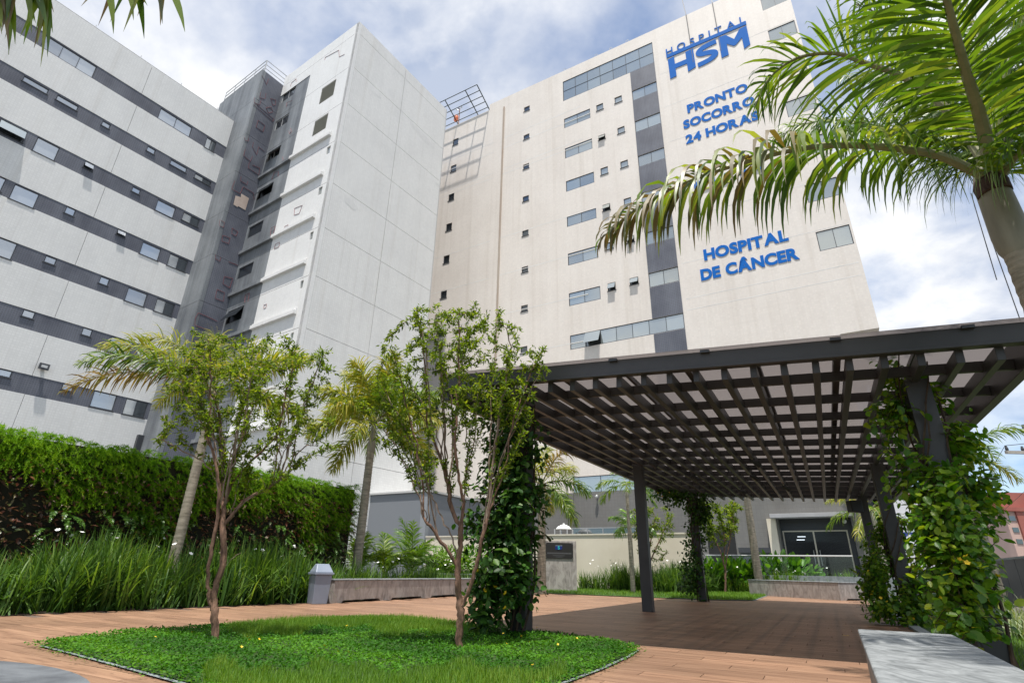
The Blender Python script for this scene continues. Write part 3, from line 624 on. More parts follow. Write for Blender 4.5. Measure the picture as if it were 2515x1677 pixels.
# cream garden wall
WY = 27.0
a0, a1 = H((1045, 1340), WY)[0], H((1720, 1340), WY)[0]; wz = H((1400, 1312), WY)[1]
gwall = thing('garden_wall', 'smooth cream rendered garden wall behind the memorial stone', 'wall', (a0, WY, 0), FH)
mb = MB(); mb.box(a0, a1, WY, WY+.2, 0, wz-.05); mb.build('wall_panel', M['creamwall'], gwall)
mb = MB(); mb.box(a0-.02, a1+.02, WY-.04, WY+.24, wz-.05, wz+.02); mb.build('coping', noisy('coping', (.62, .57, .46), (.7, .65, .55), sc=2), gwall)
# railing behind the cream wall
rl = thing('terrace_railing', 'pale metal rail with dark glass infill behind the cream garden wall', 'railing', (H((1405, 1300), 33)[0], 33, wz), FH)
ra0, rz = H((1405, 1296), 33); ra1 = H((1560, 1294), 33)[0]
mb = MB(); mb.box(ra0, ra1, 33, 33.06, rz-.05, rz); mb.build('rail', M['rail'], rl)
for i in range(5):
    x_ = ra0+(ra1-ra0)*i/4; mb = MB(); mb.box(x_-.03, x_+.03, 33.005, 33.055, rz-1.0, rz-.05); mb.build('post', M['rail'], rl)
    if i < 4: mb = MB(); mb.box(x_+.04, x_+(ra1-ra0)/4-.04, 33.02, 33.035, rz-1.0, rz-.06); mb.build('pane', M['glassd'], rl)
# small white pavilion behind the wall
pa, pz0 = H((1361, 1310), 31); pb, pz1 = H((1395, 1298), 31); pv = thing('white_pavilion', 'small white domed pavilion just behind the cream garden wall', 'pavilion', (pa, 31, pz0-1), FH)
for x_ in (pa+.03, (pa+pb)/2, pb-.06):
    for y_ in (31, 31.8):
        mb = MB(); mb.box(x_-.03, x_+.03, y_, y_+.06, pz0-1.2, pz1); mb.build('post', M['aluw'], pv)
mb = MB(); cxm = (pa+pb)/2; hw_ = (pb-pa)/2
mb.v = []; rings = [(1.05, 0), (1.0, .05), (.75, .17), (.35, .25), (.12, .28), (.12, .36)]
for r_, z_ in rings: mb.v += [(cxm+r_*hw_*math.cos(a), 31.4+r_*hw_*math.sin(a), pz1+z_) for a in np.linspace(0, 2*math.pi, 13)[:-1]]
for i in range(len(rings)-1):
    for j in range(12): mb.f.append((i*12+j, i*12+(j+1) % 12, (i+1)*12+(j+1) % 12, (i+1)*12+j))
mb.build('dome', simple('white_dome', (.75, .75, .74), .5), pv, smooth=True)
# grey annex left of the cream wall
AY = 27.3; q0, zq0 = H((840, 1215), AY); q1, zq = H((1052, 1203), AY)
an = thing('grey_annex', 'low grey annex with a thin white roof edge behind the areca palms', 'building', (q1, AY, 0), FH)
mb = MB(); mb.box(q0-4, q1, AY, AY+6, 0, zq-.1); mb.build('wall', simple('annex_grey', (.19, .205, .225), .7), an)
mb = MB(); mb.box(q0-4.1, q1+.1, AY-.12, AY+6.1, zq-.1, zq+.02); mb.build('roof', M['aluw'], an)
mb = MB(); mb.box(q1-.42, q1+.02, AY-.05, AY+.3, 0, zq-.1); mb.build('pillar', simple('annex_pillar', (.26, .28, .30), .7), an)
# ------------------------------------------------------------------ grey-banded white block on the left (its face looks along +X of FL)
LX = -41.7
def LW(p, X=LX): q = FL.onX(p[0], p[1], X); return q[1], q[2]
fl = lambda a, b, d: (LX - d, a, b)
sg_ = 16.05
zsc = lambda z20: (z20-.75)*(-LX/20)+.75
zt_l = zsc(18.2)
ups = [zsc(x) for x in (16.78, 14.93, 13.1, 11.25, 9.42, 7.56, 5.70)]; los = [zsc(x) for x in (16.18, 14.33, 12.5, 10.67, 8.84, 6.98, 5.13)]
blk = thing('striped_block', 'white tiled block with dark grey window bands filling the left side', 'building', (LX, sg_, 0), FL)
a_left = -24.
jL = [LW(r1z(1045, 465))[0], LW(r1z(1045, 465))[0]-9.0, LW(r1z(1045, 465))[0]-18.0]
wl = {i: [] for i in range(7)}
def lwin(band, tl, br, panes=1, glass='glassf', op=None):
    a = LW(tl); b_ = LW(br); z1 = min(a[1], ups[band]-.02); z0 = max(b_[1], los[band]+.02)
    if z1-z0 < .3: z0, z1 = los[band]+.2, ups[band]-.1
    wl[band].append((a[0], b_[0], z0, z1, panes, glass, op))
hg = ['glassf', 'glassd']
lwin(0, r1z(318, 240), r1z(635, 538), 3, 'glassf'); lwin(0, r1z(1108, 742), r1z(1303, 945), 2, 'glassf'); lwin(0, r1z(1425, 942), r1z(1470, 1053), 2, hg)
for tl, br in (((168, 520), (325, 650)), ((398, 650), (530, 765)), ((708, 828), (752, 890)), ((1018, 1002), (1062, 1065)), ((1178, 1095), (1280, 1190))): lwin(1, r1z(*tl), r1z(*br))
lwin(1, r1z(1345, 1190), r1z(1447, 1283), 2, hg)
lwin(2, r1z(8, 815), r1z(155, 985), 1, 'glass', -1); lwin(2, r1z(262, 940), r1z(375, 1108)); lwin(2, r1z(588, 1105), r1z(635, 1180), 1, 'glassf', -1); lwin(2, r1z(915, 1280), r1z(960, 1340)); lwin(2, r1z(1088, 1370), r1z(1190, 1503)); lwin(2, r1z(1265, 1455), r1z(1362, 1565), 2, hg)
lwin(3, r1z(-110, 1130), r1z(5, 1320), 1); lwin(3, r1z(105, 1262), r1z(232, 1435)); lwin(3, r1z(460, 1415), r1z(508, 1490)); lwin(3, r4z(812, 5), r4z(858, 68), 1, 'glassf', -1); lwin(3, r4z(985, 92), r4z(1085, 230)); lwin(3, r4z(1172, 172), r4z(1272, 310), 2, hg)
lwin(4, r4z(-60, 35), r4z(75, 222)); lwin(4, r4z(318, 185), r4z(378, 258)); lwin(4, r4z(695, 328), r4z(742, 400)); lwin(4, r4z(885, 405), r4z(988, 550)); lwin(4, r4z(1083, 480), r4z(1180, 618), 2, hg)
lwin(5, r4z(168, 548), r4z(230, 628)); lwin(5, r4z(575, 680), r4z(625, 750)); lwin(5, r4z(770, 742), r4z(885, 905)); lwin(5, r4z(980, 815), r4z(1085, 965), 2, hg)
lwin(6, r4z(0, 950), r4z(72, 1032)); lwin(6, r4z(437, 1060), r4z(497, 1125)); lwin(6, r4z(652, 1112), r4z(775, 1258)); lwin(6, r4z(872, 1168), r4z(990, 1308), 2, hg)
for i in range(7):
    holes_ = [x[:4] for x in wl[i]]
    mb = MB(); holed(mb, a_left, sg_, los[i], ups[i], holes_, lambda a, b, d: fl(a, b, d+.02), .12); mb.build('window_band', M['grey'], blk)
    for (a0, a1, b0, b1, pn, gg, op) in wl[i]: window(blk, a0, a1, b0, b1, lambda a, b, d: fl(a, b, d+.02), pn, 1, gg, 'alu', ins=.06, fw=.05, open_=op, sill=(a1-a0) < 1.5)
edges = [zt_l] + [v for pr in zip(ups, los) for v in pr] + [0.]
for k in range(0, len(edges)-1, 2):
    zt, zb = edges[k], edges[k+1]
    cuts = [sg_] + [j for j in jL if a_left < j < sg_] + [a_left]
    for c0_, c1_ in zip(cuts[1:], cuts[:-1]):
        mb = MB(); abox(mb, c0_+.012, c1_-(.012 if c1_ != sg_ else 0), zb, zt, 0, .3, fl); mb.build('panel', M['white'], blk)
mb = MB(); abox(mb, a_left, sg_-.01, 0, zt_l-.02, .31, 14, fl); mb.build('core', M['joint'], blk)
mb = MB(); mb.tube([fl(a_left, zt_l+.12, .1), fl(sg_, zt_l+.12, .1)], .025, 5); mb.build('lightning_wire', M['rail'], blk)
for k in range(9):
    a = sg_-1.5-k*3.1; mb = MB(); mb.tube([fl(a, zt_l-.02, .1), fl(a, zt_l+.35, .1)], .03, 5); mb.build('wire_post', M['rail'], blk)
# floodlight on the lowest white band
a0, b1 = LW(r4z(265, 930)); a1, b0 = LW(r4z(320, 985))
flo = thing('floodlight', 'flat white floodlight with a black rim on the lowest white band of the striped block', 'lamp', (LX, (a0+a1)/2, b0), FL)
mb = MB(); abox(mb, a0, a1, b0, b1, -.32, -.2, fl); mb.build('rim', M['alu'], flo); mb = MB(); abox(mb, a0+.1, a1-.1, b0+.1, b1-.1, -.335, -.322, fl); mb.build('lens', M['aluw'], flo)
mb = MB(); abox(mb, (a0+a1)/2-.08, (a0+a1)/2+.08, b0+.1, b0+.3, -.2, -.001, fl); mb.build('bracket', M['alu'], flo)
# small box by the corner
a0, b1 = LW((348, 1070)); mb = MB(); abox(mb, a0-.3, a0+.35, b1-1.2, b1, -.3, -.002, fl); mb.top('junction_box', M['alu'], 'black meter box at the lower corner of the striped block', 'box', (LX, a0, b1-1.2), FL)

# ------------------------------------------------------------------ stair tower, grey part
GX = -38.8; TX = -28.6; s2 = 18.1; sBk = 29.2
zg_ = FL.onX(*r1z(1810, 480), GX)[2]; zw = FL.onX(*r2z(122, 150), TX)[2]
tow = thing('lift_tower', 'tall tower, dark grey with red survey marks left, white panels right', 'building', (TX, s2, 0), FL)
fn_n2 = lambda s_: (lambda a, b, d: (a, s_ + d, b))
fG = fn_n2(sg_); fW = fn_n2(s2); fgx = lambda a, b, d: (GX - d, a, b); ftx = lambda a, b, d: (TX - d, a, b)
jzs = [FL.onY(*tz(930, 830), sg_)[2], FL.onY(*tz(835, 1185), sg_)[2]]; js = jzs[0]-jzs[1]
zl = [jzs[0]+js*k for k in range(1, -11, -1)]; zl = [z for z in zl if .5 < z < zg_-.5]
cuts = [zg_] + zl + [0]
xe = LX - 4.2
for zt, zb in zip(cuts[:-1], cuts[1:]):
    mb = MB(); abox(mb, xe, GX, zb+.025, zt, 0, .3, fG); mb.build('panel', M['greyw'], tow)
    mb = MB(); abox(mb, sg_+.31, s2+.2, zb+.025, zt, 0, .3, fgx); mb.build('panel', M['grey'], tow)
mb = MB(); mb.box(xe+.1, GX-.31, sg_+.31, s2+6, 0, zg_-.05); mb.build('core', M['joint'], tow)
# railing on the grey part
rt = thing('roof_railing', 'galvanised three-bar railing round the top of the grey tower', 'railing', (GX, sg_, zg_), FL)
def railrun(th, P0, P1, n, z0, hts=(.35, .7, 1.05), mat='rail', r=.03):
    P0, P1 = np.array(P0), np.array(P1)
    for i in range(n+1):
        p = P0+(P1-P0)*i/n; mb = MB(); mb.tube([(p[0], p[1], z0), (p[0], p[1], z0+hts[-1])], r, 5); mb.build('post', M[mat], th)
    for h_ in hts: mb = MB(); mb.tube([(*P0, z0+h_), (*P1, z0+h_)], r, 5); mb.build('rail', M[mat], th)
railrun(rt, (xe+.3, sg_+.15), (GX-.12, sg_+.15), 4, zg_, (.45, .9, 1.4)); railrun(rt, (GX-.12, sg_+.2), (GX-.12, s2+4), 3, zg_, (.45, .9, 1.4))
# red survey outlines
red = simple('red_marker', (.24, .05, .06), .8)
def mark(p, th=tow, plane='gx', w=.024):
    mb = MB()
    for (x0_, y0_), (x1_, y1_) in zip(p[:-1], p[1:]):
        A = FL.onX(x0_, y0_, GX+.012) if plane == 'gx' else FL.onY(x0_, y0_, s2-.012 if plane == 'w' else s2-.042); B = FL.onX(x1_, y1_, GX+.012) if plane == 'gx' else FL.onY(x1_, y1_, s2-.012 if plane == 'w' else s2-.042)
        mb.tube([A, B], w/2, 4)
    mb.build('survey_mark', red, th)
for p in ([tz(1110, 255), tz(1155, 345), tz(1175, 290)], [tz(1100, 420), tz(1090, 470), tz(1140, 485), tz(1150, 430)], [tz(1040, 470), tz(1035, 520), tz(1090, 540), tz(1105, 490)], [tz(1195, 480), tz(1215, 545), tz(1240, 540), tz(1245, 495), tz(1195, 480)],
          [tz(1025, 535), tz(1215, 700), tz(1225, 680), tz(1040, 520)], [tz(1150, 570), tz(1175, 620), tz(1215, 610), tz(1200, 560), tz(1150, 570)], [tz(1075, 690), tz(1055, 755), tz(1120, 800), tz(1140, 740), tz(1075, 690)], [tz(940, 850), tz(950, 885), tz(980, 890), tz(985, 860)],
          [tz(1030, 900), tz(1020, 945), tz(1060, 1020), tz(1080, 945), tz(1135, 990)], [tz(990, 1090), tz(980, 1150), tz(1080, 1215), tz(1090, 1150), tz(1020, 1120)], [tz(950, 970), tz(935, 1030), tz(1000, 1085), tz(1020, 1035)], [tz(910, 1230), tz(905, 1270), tz(965, 1310), tz(975, 1275)],
          [tz(850, 1270), tz(820, 1350), tz(900, 1395), tz(930, 1330), tz(1030, 1390), tz(1035, 1450)], [tz2(705, 235), tz2(700, 290), tz2(740, 310), tz2(750, 260), tz2(705, 235)], [tz2(825, 315), tz2(820, 370), tz2(860, 390), tz2(880, 350), tz2(825, 315)], [tz2(735, 385), tz2(725, 440), tz2(790, 465), tz2(805, 410), tz2(735, 385)],
          [tz2(665, 570), tz2(665, 610), tz2(705, 635), tz2(715, 595)], [tz2(790, 640), tz2(880, 675)], [tz2(750, 780), tz2(735, 850), tz2(800, 890), tz2(830, 800), tz2(750, 780)], [tz2(680, 905), tz2(660, 990), tz2(740, 1020), tz2(750, 935), tz2(680, 905)], [tz2(500, 1130), tz2(470, 1180), tz2(465, 1250), tz2(610, 1300)], [tz2(500, 1130), tz2(680, 1210)]): mark(p)
# bare render patch
P = [FL.onX(*q_, GX) for q_ in (tz(910, 1395), tz(985, 1440), tz(950, 1555), tz(880, 1515), tz(875, 1525), tz(835, 1500), tz(855, 1415), tz(905, 1430))]
mb = MB(); n = len(P); mb.v = [(GX+.02, p[1], p[2]) for p in P]; mb.f = [tuple(range(n))]; mb.build('render_patch', noisy('bare_render', (.46, .36, .30), (.56, .46, .40), sc=1.5), tow)

# ------------------------------------------------------------------ stair tower, white part
xGB = FL.onY(*r1z(2135, 515), s2)[0]; zGB = FL.onY(*r1z(2135, 515), s2)[2]
led = [FL.onY(*tz(1800, 808), s2)[2], FL.onY(*tz(1715, 1195), s2)[2]]; ls = led[0]-led[1]
jw = [FL.onY(*tz(1950, 215), s2)[2]]
jw = [FL.onY(*tz2(1650, 305), s2)[2]+k*(FL.onY(*tz2(1650, 305), s2)[2]-FL.onY(*tz2(1560, 770), s2)[2]) for k in range(7, -7, -1)]; jw = [z for z in jw if 1 < z < zw-.8]
cutw = [zw] + jw + [0]
whole = []; wdefs = []
# openings: louvres, slit windows, grey-side windows
def tw(tl, br): A = FL.onY(*tl, s2); B = FL.onY(*br, s2); return A[0], B[0], B[2], A[2]
lou = [tw(tz(1690, 385), tz(1797, 445)), tw(tz(1622, 700), tz(1722, 765))]
sl0 = [tw(tz(1740, 950), tz(1760, 1003)), tw(tz(1660, 1340), tz(1682, 1395)), tw(tz2(1578, 358), tz2(1595, 418)), tw(tz2(1486, 825), tz2(1500, 888)), tw(tz2(1392, 1325), tz2(1406, 1385))]
gws = [(tw(tz(1322, 430), tz(1420, 430)), None), (tw(tz(1262, 690), tz(1350, 705)), None), (tw(tz(1195, 985), tz(1270, 1015)), -1), (tw(tz(1115, 1340), tz(1198, 1375)), -1), (tw(tz2(1012, 295), tz2(1098, 345)), None), (tw(tz2(915, 690), tz2(1003, 745)), None), (tw(tz2(815, 1105), tz2(905, 1185)), -1)]
gx0 = GX+.02
holesw = lou + sl0
allg = []
for (a0, a1, b0, b1), op in gws:
    a0 = gx0 + .25; a1 = max(a1, a0+1.3)
    allg.append((a0, a1, min(b0, b1-1.0), b1, op))
for zt, zb in zip(cutw[:-1], cutw[1:]):
    mb = MB(); holed(mb, xGB, TX, zb+.025, zt, holesw, fW, .2)
    mb.build('panel', M['towerw'], tow)
    if zt > zGB:
        z_ = max(zb+.025, zGB); mb = MB(); holed(mb, GX-.0, xGB, z_, zt, [], fW); mb.build('panel', M['towerw'], tow)
    if zb < zGB:
        mb = MB(); holed(mb, GX, xGB, zb+.025, min(zt, zGB), [g_[:4] for g_ in allg], lambda a, b, d: fW(a, b, d+.03), .15); mb.build('panel', M['greyw'], tow)
for (a0, a1, b0, b1, op) in allg:
    hi = b1 > led[0]
    window(tow, a0, a1, b0, b1, lambda a, b, d: fW(a, b, d+.03), 2 if hi else 1, 1, 'glassd', 'aluw' if hi else 'alu', ins=.08, fw=.08, open_=op)
for a0, a1, b0, b1 in sl0: window(tow, a0, a1, b0, b1, fW, 1, 1, 'glass', 'aluw', ins=.08, fw=.03)
for a0, a1, b0, b1 in lou:
    fr = MB(); abox(fr, a0, a1, b0, b1, .16, .18, fW); lo = fr.build('louvre', simple('louvre_back', (.12, .12, .10), .7), tow)
    n = 14
    for i in range(n):
        z_ = b0+(b1-b0)*(i+.5)/n; p = MB(); p.hexa([fW(a0, z_-.05, .02), fW(a1, z_-.05, .02), fW(a1, z_-.03, .02), fW(a0, z_-.03, .02), fW(a0, z_+.03, .14), fW(a1, z_+.03, .14), fW(a1, z_+.05, .14), fW(a0, z_+.05, .14)]); p.build('slat', simple('louvre_slat', (.42, .42, .37), .5), lo, off=OFF[tow.name])
# horizontal ledges on both colours
for k in range(-0, 9):
    z_ = led[0]-k*ls
    if z_ < 3: break
    mb = MB(); abox(mb, xGB, TX-.9, z_-.16, z_+.1, -.22, .01, fW); abox(mb, xGB, TX-.9, z_+.1, z_+.26, -.1, .01, fW); mb.build('ledge', M['towerw'], tow)
    mb = MB(); abox(mb, GX+.01, xGB-.005, z_-.16, z_+.1, -.19, .03, fW); mb.build('ledge', M['greyw'], tow)
# right face: two columns of panels
smid = FL.onX(*r2z(440, 490), TX)[0+1]
for zt, zb in zip(cutw[:-1], cutw[1:]):
    for a0, a1 in ((s2+.31, smid-.02), (smid+.02, sBk)):
        mb = MB(); abox(mb, a0, a1, zb+.03, zt, 0, .3, ftx); mb.build('panel', M['white'], tow)
mb = MB(); abox(mb, s2, s2+.3, 0, zw, 0, .3, ftx); mb.build('corner_strip', M['towerw'], tow)
mb = MB(); mb.box(GX+.02, TX-.31, s2+.31, sBk-.02, 0, zw-.06); mb.build('core', M['joint'], tow)
mb = MB(); mb.box(TX-.02, TX+.01, sBk+.004, sBk+.1, 0, zw); mb.build('edge_trim', M['aluw'], tow)
for p in ([tz2(1425, 125), tz2(1420, 190), tz2(1470, 175), tz2(1500, 95), tz2(1425, 125)], [tz2(1240, 470), tz2(1230, 515), tz2(1275, 495), tz2(1280, 450), tz2(1240, 470)], [tz2(1130, 1055), tz2(1128, 1090), tz2(1150, 1080), tz2(1155, 1045), tz2(1130, 1055)], [tz2(1325, 330), tz2(1330, 300), tz2(1362, 283), tz2(1360, 315)], [tz(1715, 110), tz(1720, 85), tz(1850, 15), tz(1855, 80), tz(1905, 55)], [tz(1385, 365), tz(1395, 330), tz(1440, 290), tz(1440, 320)]): mark(p, plane='w', w=.03)
for p in ([tz(1345, 560), tz(1350, 520), tz(1400, 500)], [tz(1370, 790), tz(1375, 820), tz(1395, 800), tz(1385, 765)], [tz(1310, 1040), tz(1315, 1080), tz(1360, 1060)], [tz(1205, 1260), tz(1230, 1190), tz(1270, 1180), tz(1265, 1230)], [tz2(1190, 400), tz2(1200, 315), tz2(1240, 295), tz2(1215, 390)], [tz2(945, 1030), tz2(950, 960), tz2(990, 940), tz2(975, 1020)]): mark(p, plane='g', w=.03)
# repair patches on the right face
rep = noisy('repair_patch', (.66, .66, .65), (.74, .74, .73), sc=3)
for pts in ([r2z(470, 835), r2z(575, 930), r2z(625, 1005), r2z(620, 1022), r2z(555, 960), r2z(470, 855)], [r5z(15, -230), r5z(60, -200), r5z(115, -130), r5z(80, -120), r5z(20, -180)], [r2z(640, 1250), r2z(668, 1270), r2z(665, 1282), r2z(645, 1268)], [r2z(205, 625), r2z(270, 670), r2z(268, 685), r2z(210, 645)]):
    P = [FL.onX(*p, TX) for p in pts]; mb = MB(); mb.v = [(TX+.006, p[1], p[2]) for p in P]; mb.f = [tuple(range(len(P)))]; mb.build('repair_patch', rep, tow)

# ------------------------------------------------------------------ pergola
per = thing('pergola', 'large dark grey steel pergola with a smoky translucent roof over the deck', 'pergola', (PT[0], PT[1], 0))
def ubox(mb, u0, u1, v0, v1, w0, w1): mb.hexa([pg(u0, v0, w0), pg(u1, v0, w0), pg(u1, v1, w0), pg(u0, v1, w0), pg(u0, v0, w1), pg(u1, v0, w1), pg(u1, v1, w1), pg(u0, v1, w1)])
US, U0 = .30566, .42835; VF, VB = -6.57, 7.86; UL, UR = -.93, 5.64
for k in range(-4, 17):
    u_ = U0+US*k
    if k == -4: continue
    mb = MB(); ubox(mb, u_-.034, u_+.034, VF, VB+.05, 0, .135); bevel(mb.build('rafter', M['steel'], per), .004, 1)
for ua, ub in ((UL, UL+.1), (UR-.1, UR)):
    mb = MB(); ubox(mb, ua, ub, VF, VB, -.01, .33); bevel(mb.build('edge_beam', M['steel'], per), .005, 1)
for k in range(15):
    v_ = -6.06+k*1.0
    if v_ > VB-.2: break
    mb = MB(); ubox(mb, UL+.1, UR-.1, v_-.0, v_+.05, .05, .16); bevel(mb.build('cross_beam', M['steel'], per), .004, 1)
mb = MB(); ubox(mb, UL, UR, VF-.10, VF-.0, .125, .325); ubox(mb, UL, UR, VF-.115, VF-.10, .125, .15); bevel(mb.build('fascia', M['steel'], per), .004, 1)
mb = MB(); ubox(mb, UL+.1, UR-.1, VB-.1, VB, .10, .33); bevel(mb.build('fascia', M['steel'], per), .004, 1)
for ua in (.9, 2.45, 4.0):
    mb = MB(); ubox(mb, ua-.035, ua+.035, VF, VB-.1, .17, .25); mb.build('purlin', M['steel'], per)
for ua in (.12, 1.62, 3.2, 4.75):
    mb = MB(); ubox(mb, ua-.02, ua+.02, VF, VB-.1, .27, .332); mb.build('sheet_bar', M['steel'], per)
# smoky polycarbonate sheets
mp_, t, b = base_mat('smoky_polycarbonate')
b.inputs['Base Color'].default_value = (.17, .16, .16, 1); b.inputs['Roughness'].default_value = .25
tcn = N(t, 'ShaderNodeTexCoord'); mpp = N(t, 'ShaderNodeMapping'); mpp.inputs['Rotation'].default_value = (0, 0, math.radians(26.5)); L(t, tcn.outputs['Object'], mpp.inputs[0])
wv_ = N(t, 'ShaderNodeTexWave', wave_type='BANDS', bands_direction='Y'); wv_.inputs['Scale'].default_value = 14; wv_.inputs['Distortion'].default_value = .3; L(t, mpp.outputs[0], wv_.inputs['Vector'])
tr = N(t, 'ShaderNodeBsdfTranslucent'); tr.inputs[0].default_value = (.30, .285, .28, 1)
tp = N(t, 'ShaderNodeBsdfTransparent'); tp.inputs[0].default_value = (.56, .525, .515, 1)
rp = N(t, 'ShaderNodeMapRange'); rp.inputs['To Min'].default_value = .32; rp.inputs['To Max'].default_value = .55; L(t, wv_.outputs[0], rp.inputs[0])
m1 = N(t, 'ShaderNodeMixShader'); L(t, rp.outputs[0], m1.inputs[0]); L(t, tr.outputs[0], m1.inputs[1]); L(t, tp.outputs[0], m1.inputs[2])
m2 = N(t, 'ShaderNodeMixShader'); m2.inputs[0].default_value = .14; L(t, m1.outputs[0], m2.inputs[1]); L(t, b.outputs[0], m2.inputs[2]); L(t, m2.outputs[0], t.nodes['Material Output'].inputs[0])
M['poly'] = mp_
ue = [UL-.06, .12, 1.62, 3.2, 4.75, UR+.06]
for ua, ub in zip(ue[:-1], ue[1:]):
    mb = MB(); ubox(mb, ua, ub, VF-.17, VB+.1, .334, .343); mb.build('roof_sheet', M['poly'], per)
for ua in (.55, 1.62, 2.7, 4.0, 5.1):
    mb = MB(); ubox(mb, ua-.05, ua+.05, VF-.15, VF-.1, .30, .332); mb.build('clamp', M['alu'], per)
def vpost(u_, v_, h=.11):
    p = pg(u_, v_); top = p[2]+.03
    mb = MB(); mb.box(p[0]-h, p[0]+h, p[1]-h, p[1]+h, 0, top)
    c = np.array(mb.v); a = math.radians(-27); R_ = np.array([[math.cos(a), -math.sin(a)], [math.sin(a), math.cos(a)]]); c[:, :2] = (c[:, :2]-p[:2]) @ R_.T + p[:2]; mb.v = [tuple(q) for q in c]
    bevel(mb.build('post', M['steel'], per), .006, 2); return p
URP = 4.72
POSTS = {(i, j): vpost(u_, v_) for i, u_ in enumerate((0., URP)) for j, v_ in enumerate((-5.87, 0., 6.1))}
for u_, v_ in ((2.6, -1.0), (2.35, 1.2), (1.0, 1.3), (.55, -.9), (2.9, 3.3), (1.7, 4.4)):   # spot lamps on the rafters
    p = pg(u_, v_, -.02); sp_ = thing('spot_lamp', {2.6: 'black spot lamp under the middle rafters, nearest of the row', 2.35: 'black spot lamp under the middle rafters, second from the front', 1.0: 'black spot lamp under the left rafters above the far post', .55: 'black spot lamp under the left rafters, nearest the front', 2.9: 'black spot lamp near the far end of the pergola', 1.7: 'black spot lamp farthest left at the far end of the pergola'}[u_], 'lamp', tuple(p), group='spot lamps under the pergola')
    mb = MB(); mb.tube([p+[0, 0, .03], p+[0, 0, -.05]], .02, 6); mb.build('stem', M['alu'], sp_)
    mb = MB(); mb.tube([p+[-.08, -.02, -.03], p+[.02, .0, -.06], p+[.10, .02, -.11]], [.03, .05, .055], 8); mb.build('head', M['alu'], sp_, smooth=True)
# loudspeaker on the right-hand far post
q = np.array(POSTS[(1, 2)]); c = q + np.array([-.34, -.12, -.28]); sk = thing('loudspeaker', 'black box loudspeaker bracketed to the far right post of the pergola', 'loudspeaker', tuple(c))
mb = MB(); a = .3; pts = [(-.17, -.14, -.17), (.13, -.18, -.2), (.15, .12, -.17), (-.15, .14, -.16), (-.17, -.14, .14), (.13, -.18, .17), (.15, .12, .17), (-.15, .14, .15)]; mb.hexa([c+np.array(p) for p in pts]); bevel(mb.build('cabinet', simple('black_plastic', (.012, .012, .013), .5), sk), .02, 2)
mb = MB(); mb.tube([c+[.1, .05, 0], q+[-.1, 0, -.28]], .03, 6); mb.build('bracket', M['alu'], sk)

# ------------------------------------------------------------------ benches, bin, memorial
def bench(name, label, P0, P1, depth, h, feet=3, side=1):
    """block bench from P0 to P1 (front face), notched at the floor"""
    P0 = np.array(P0[:2]); P1 = np.array(P1[:2]); d = P1-P0; Ln = np.linalg.norm(d); d /= Ln; nrm = np.array([-d[1], d[0]])*side
    th = thing(name, label, 'bench', (P0[0], P0[1], 0))
    W = lambda x, y, z: (*(P0+d*x+nrm*y), z)
    # profile along the front with trapezoid notches
    prof = [(0, .0)]; n = feet; seg = Ln/n
    for i in range(n):
        a, b_ = i*seg+.28, (i+1)*seg-.12; prof += [(a, 0), (a+.07, .055), (b_-.07, .055), (b_, 0)]
    prof += [(Ln, 0), (Ln, h-.035), (0, h-.035)]
    mb = MB(); k = len(prof); mb.v = [W(x, 0, z) for x, z in prof] + [W(x, depth, z) for x, z in prof]
    mb.f.append(tuple(range(k))); mb.f.append(tuple(range(2*k-1, k-1, -1)))
    for i in range(k): j = (i+1) % k; mb.f.append((i, j, k+j, k+i))
    bo = mb.build('body', M['concrete'], th); 
    mb = MB(); mb.hexa([W(-.015, -.015, h-.034), W(Ln+.015, -.015, h-.034), W(Ln+.015, depth+.015, h-.034), W(-.015, depth+.015, h-.034), W(-.015, -.015, h), W(Ln+.015, -.015, h), W(Ln+.015, depth+.015, h), W(-.015, depth+.015, h)])
    bevel(mb.build('top_slab', M['conctop'], th), .008, 2); return th
bench('concrete_bench', 'long marbled concrete bench beside the grey litter bin', gz(816, 1481), gz(1195, 1459.5), .5, .49, 4, 1)
b2a, b2b = gz(1060, 1452), gz(1230, 1452)
bench('concrete_bench', 'low marbled concrete bench end just behind the tree and vine post', b2a, b2b, .5, .60, 2, 1)
bench('concrete_bench', 'marbled concrete bench in front of the glass balustrade by the entrance', gz(1764, 1447.6), gz(2066, 1457.6), .55, .64, 3, 1)
e0, e1 = gz(2066, 1474), gz(2127, 1474)
bench('concrete_bench', 'short end-on concrete bench at the far right corner of the deck', e0, e1, 4.2, .60, 1, 1)
nb = np.array((2.26, 3.86)); dv = np.array(az(29.5)[:2]); nrm = np.array((dv[1], -dv[0]))
bench('concrete_bench', 'pale weathered concrete bench top in the bottom right corner', nb, nb-dv*3.2, .46, .45, 2, 1)
# bin
bp_ = gz(778, 1482); tbn = thing('litter_bin', 'grey plastic swing-lid litter bin at the end of the long bench', 'bin', (bp_[0], bp_[1], 0))
a = math.radians(-52); ca, sa = math.cos(a), math.sin(a)
def B(x, y, z): return (bp_[0]+x*ca-y*sa, bp_[1]+x*sa+y*ca, z)
def fru(w0, d0, z0, w1, d1, z1):
    return [B(-w0, -d0, z0), B(w0, -d0, z0), B(w0, d0, z0), B(-w0, d0, z0), B(-w1, -d1, z1), B(w1, -d1, z1), B(w1, d1, z1), B(-w1, d1, z1)]
mb = MB(); mb.hexa(fru(.17, .16, 0, .20, .185, .58)); bevel(mb.build('bucket', M['bin'], tbn), .012, 2)
mb = MB(); mb.hexa(fru(.228, .213, .58, .228, .213, .625)); bevel(mb.build('rim', M['bin'], tbn), .008, 2)
mb = MB(); mb.hexa(fru(.215, .20, .625, .06, .14, .80)); bevel(mb.build('lid', M['bin'], tbn), .02, 3)
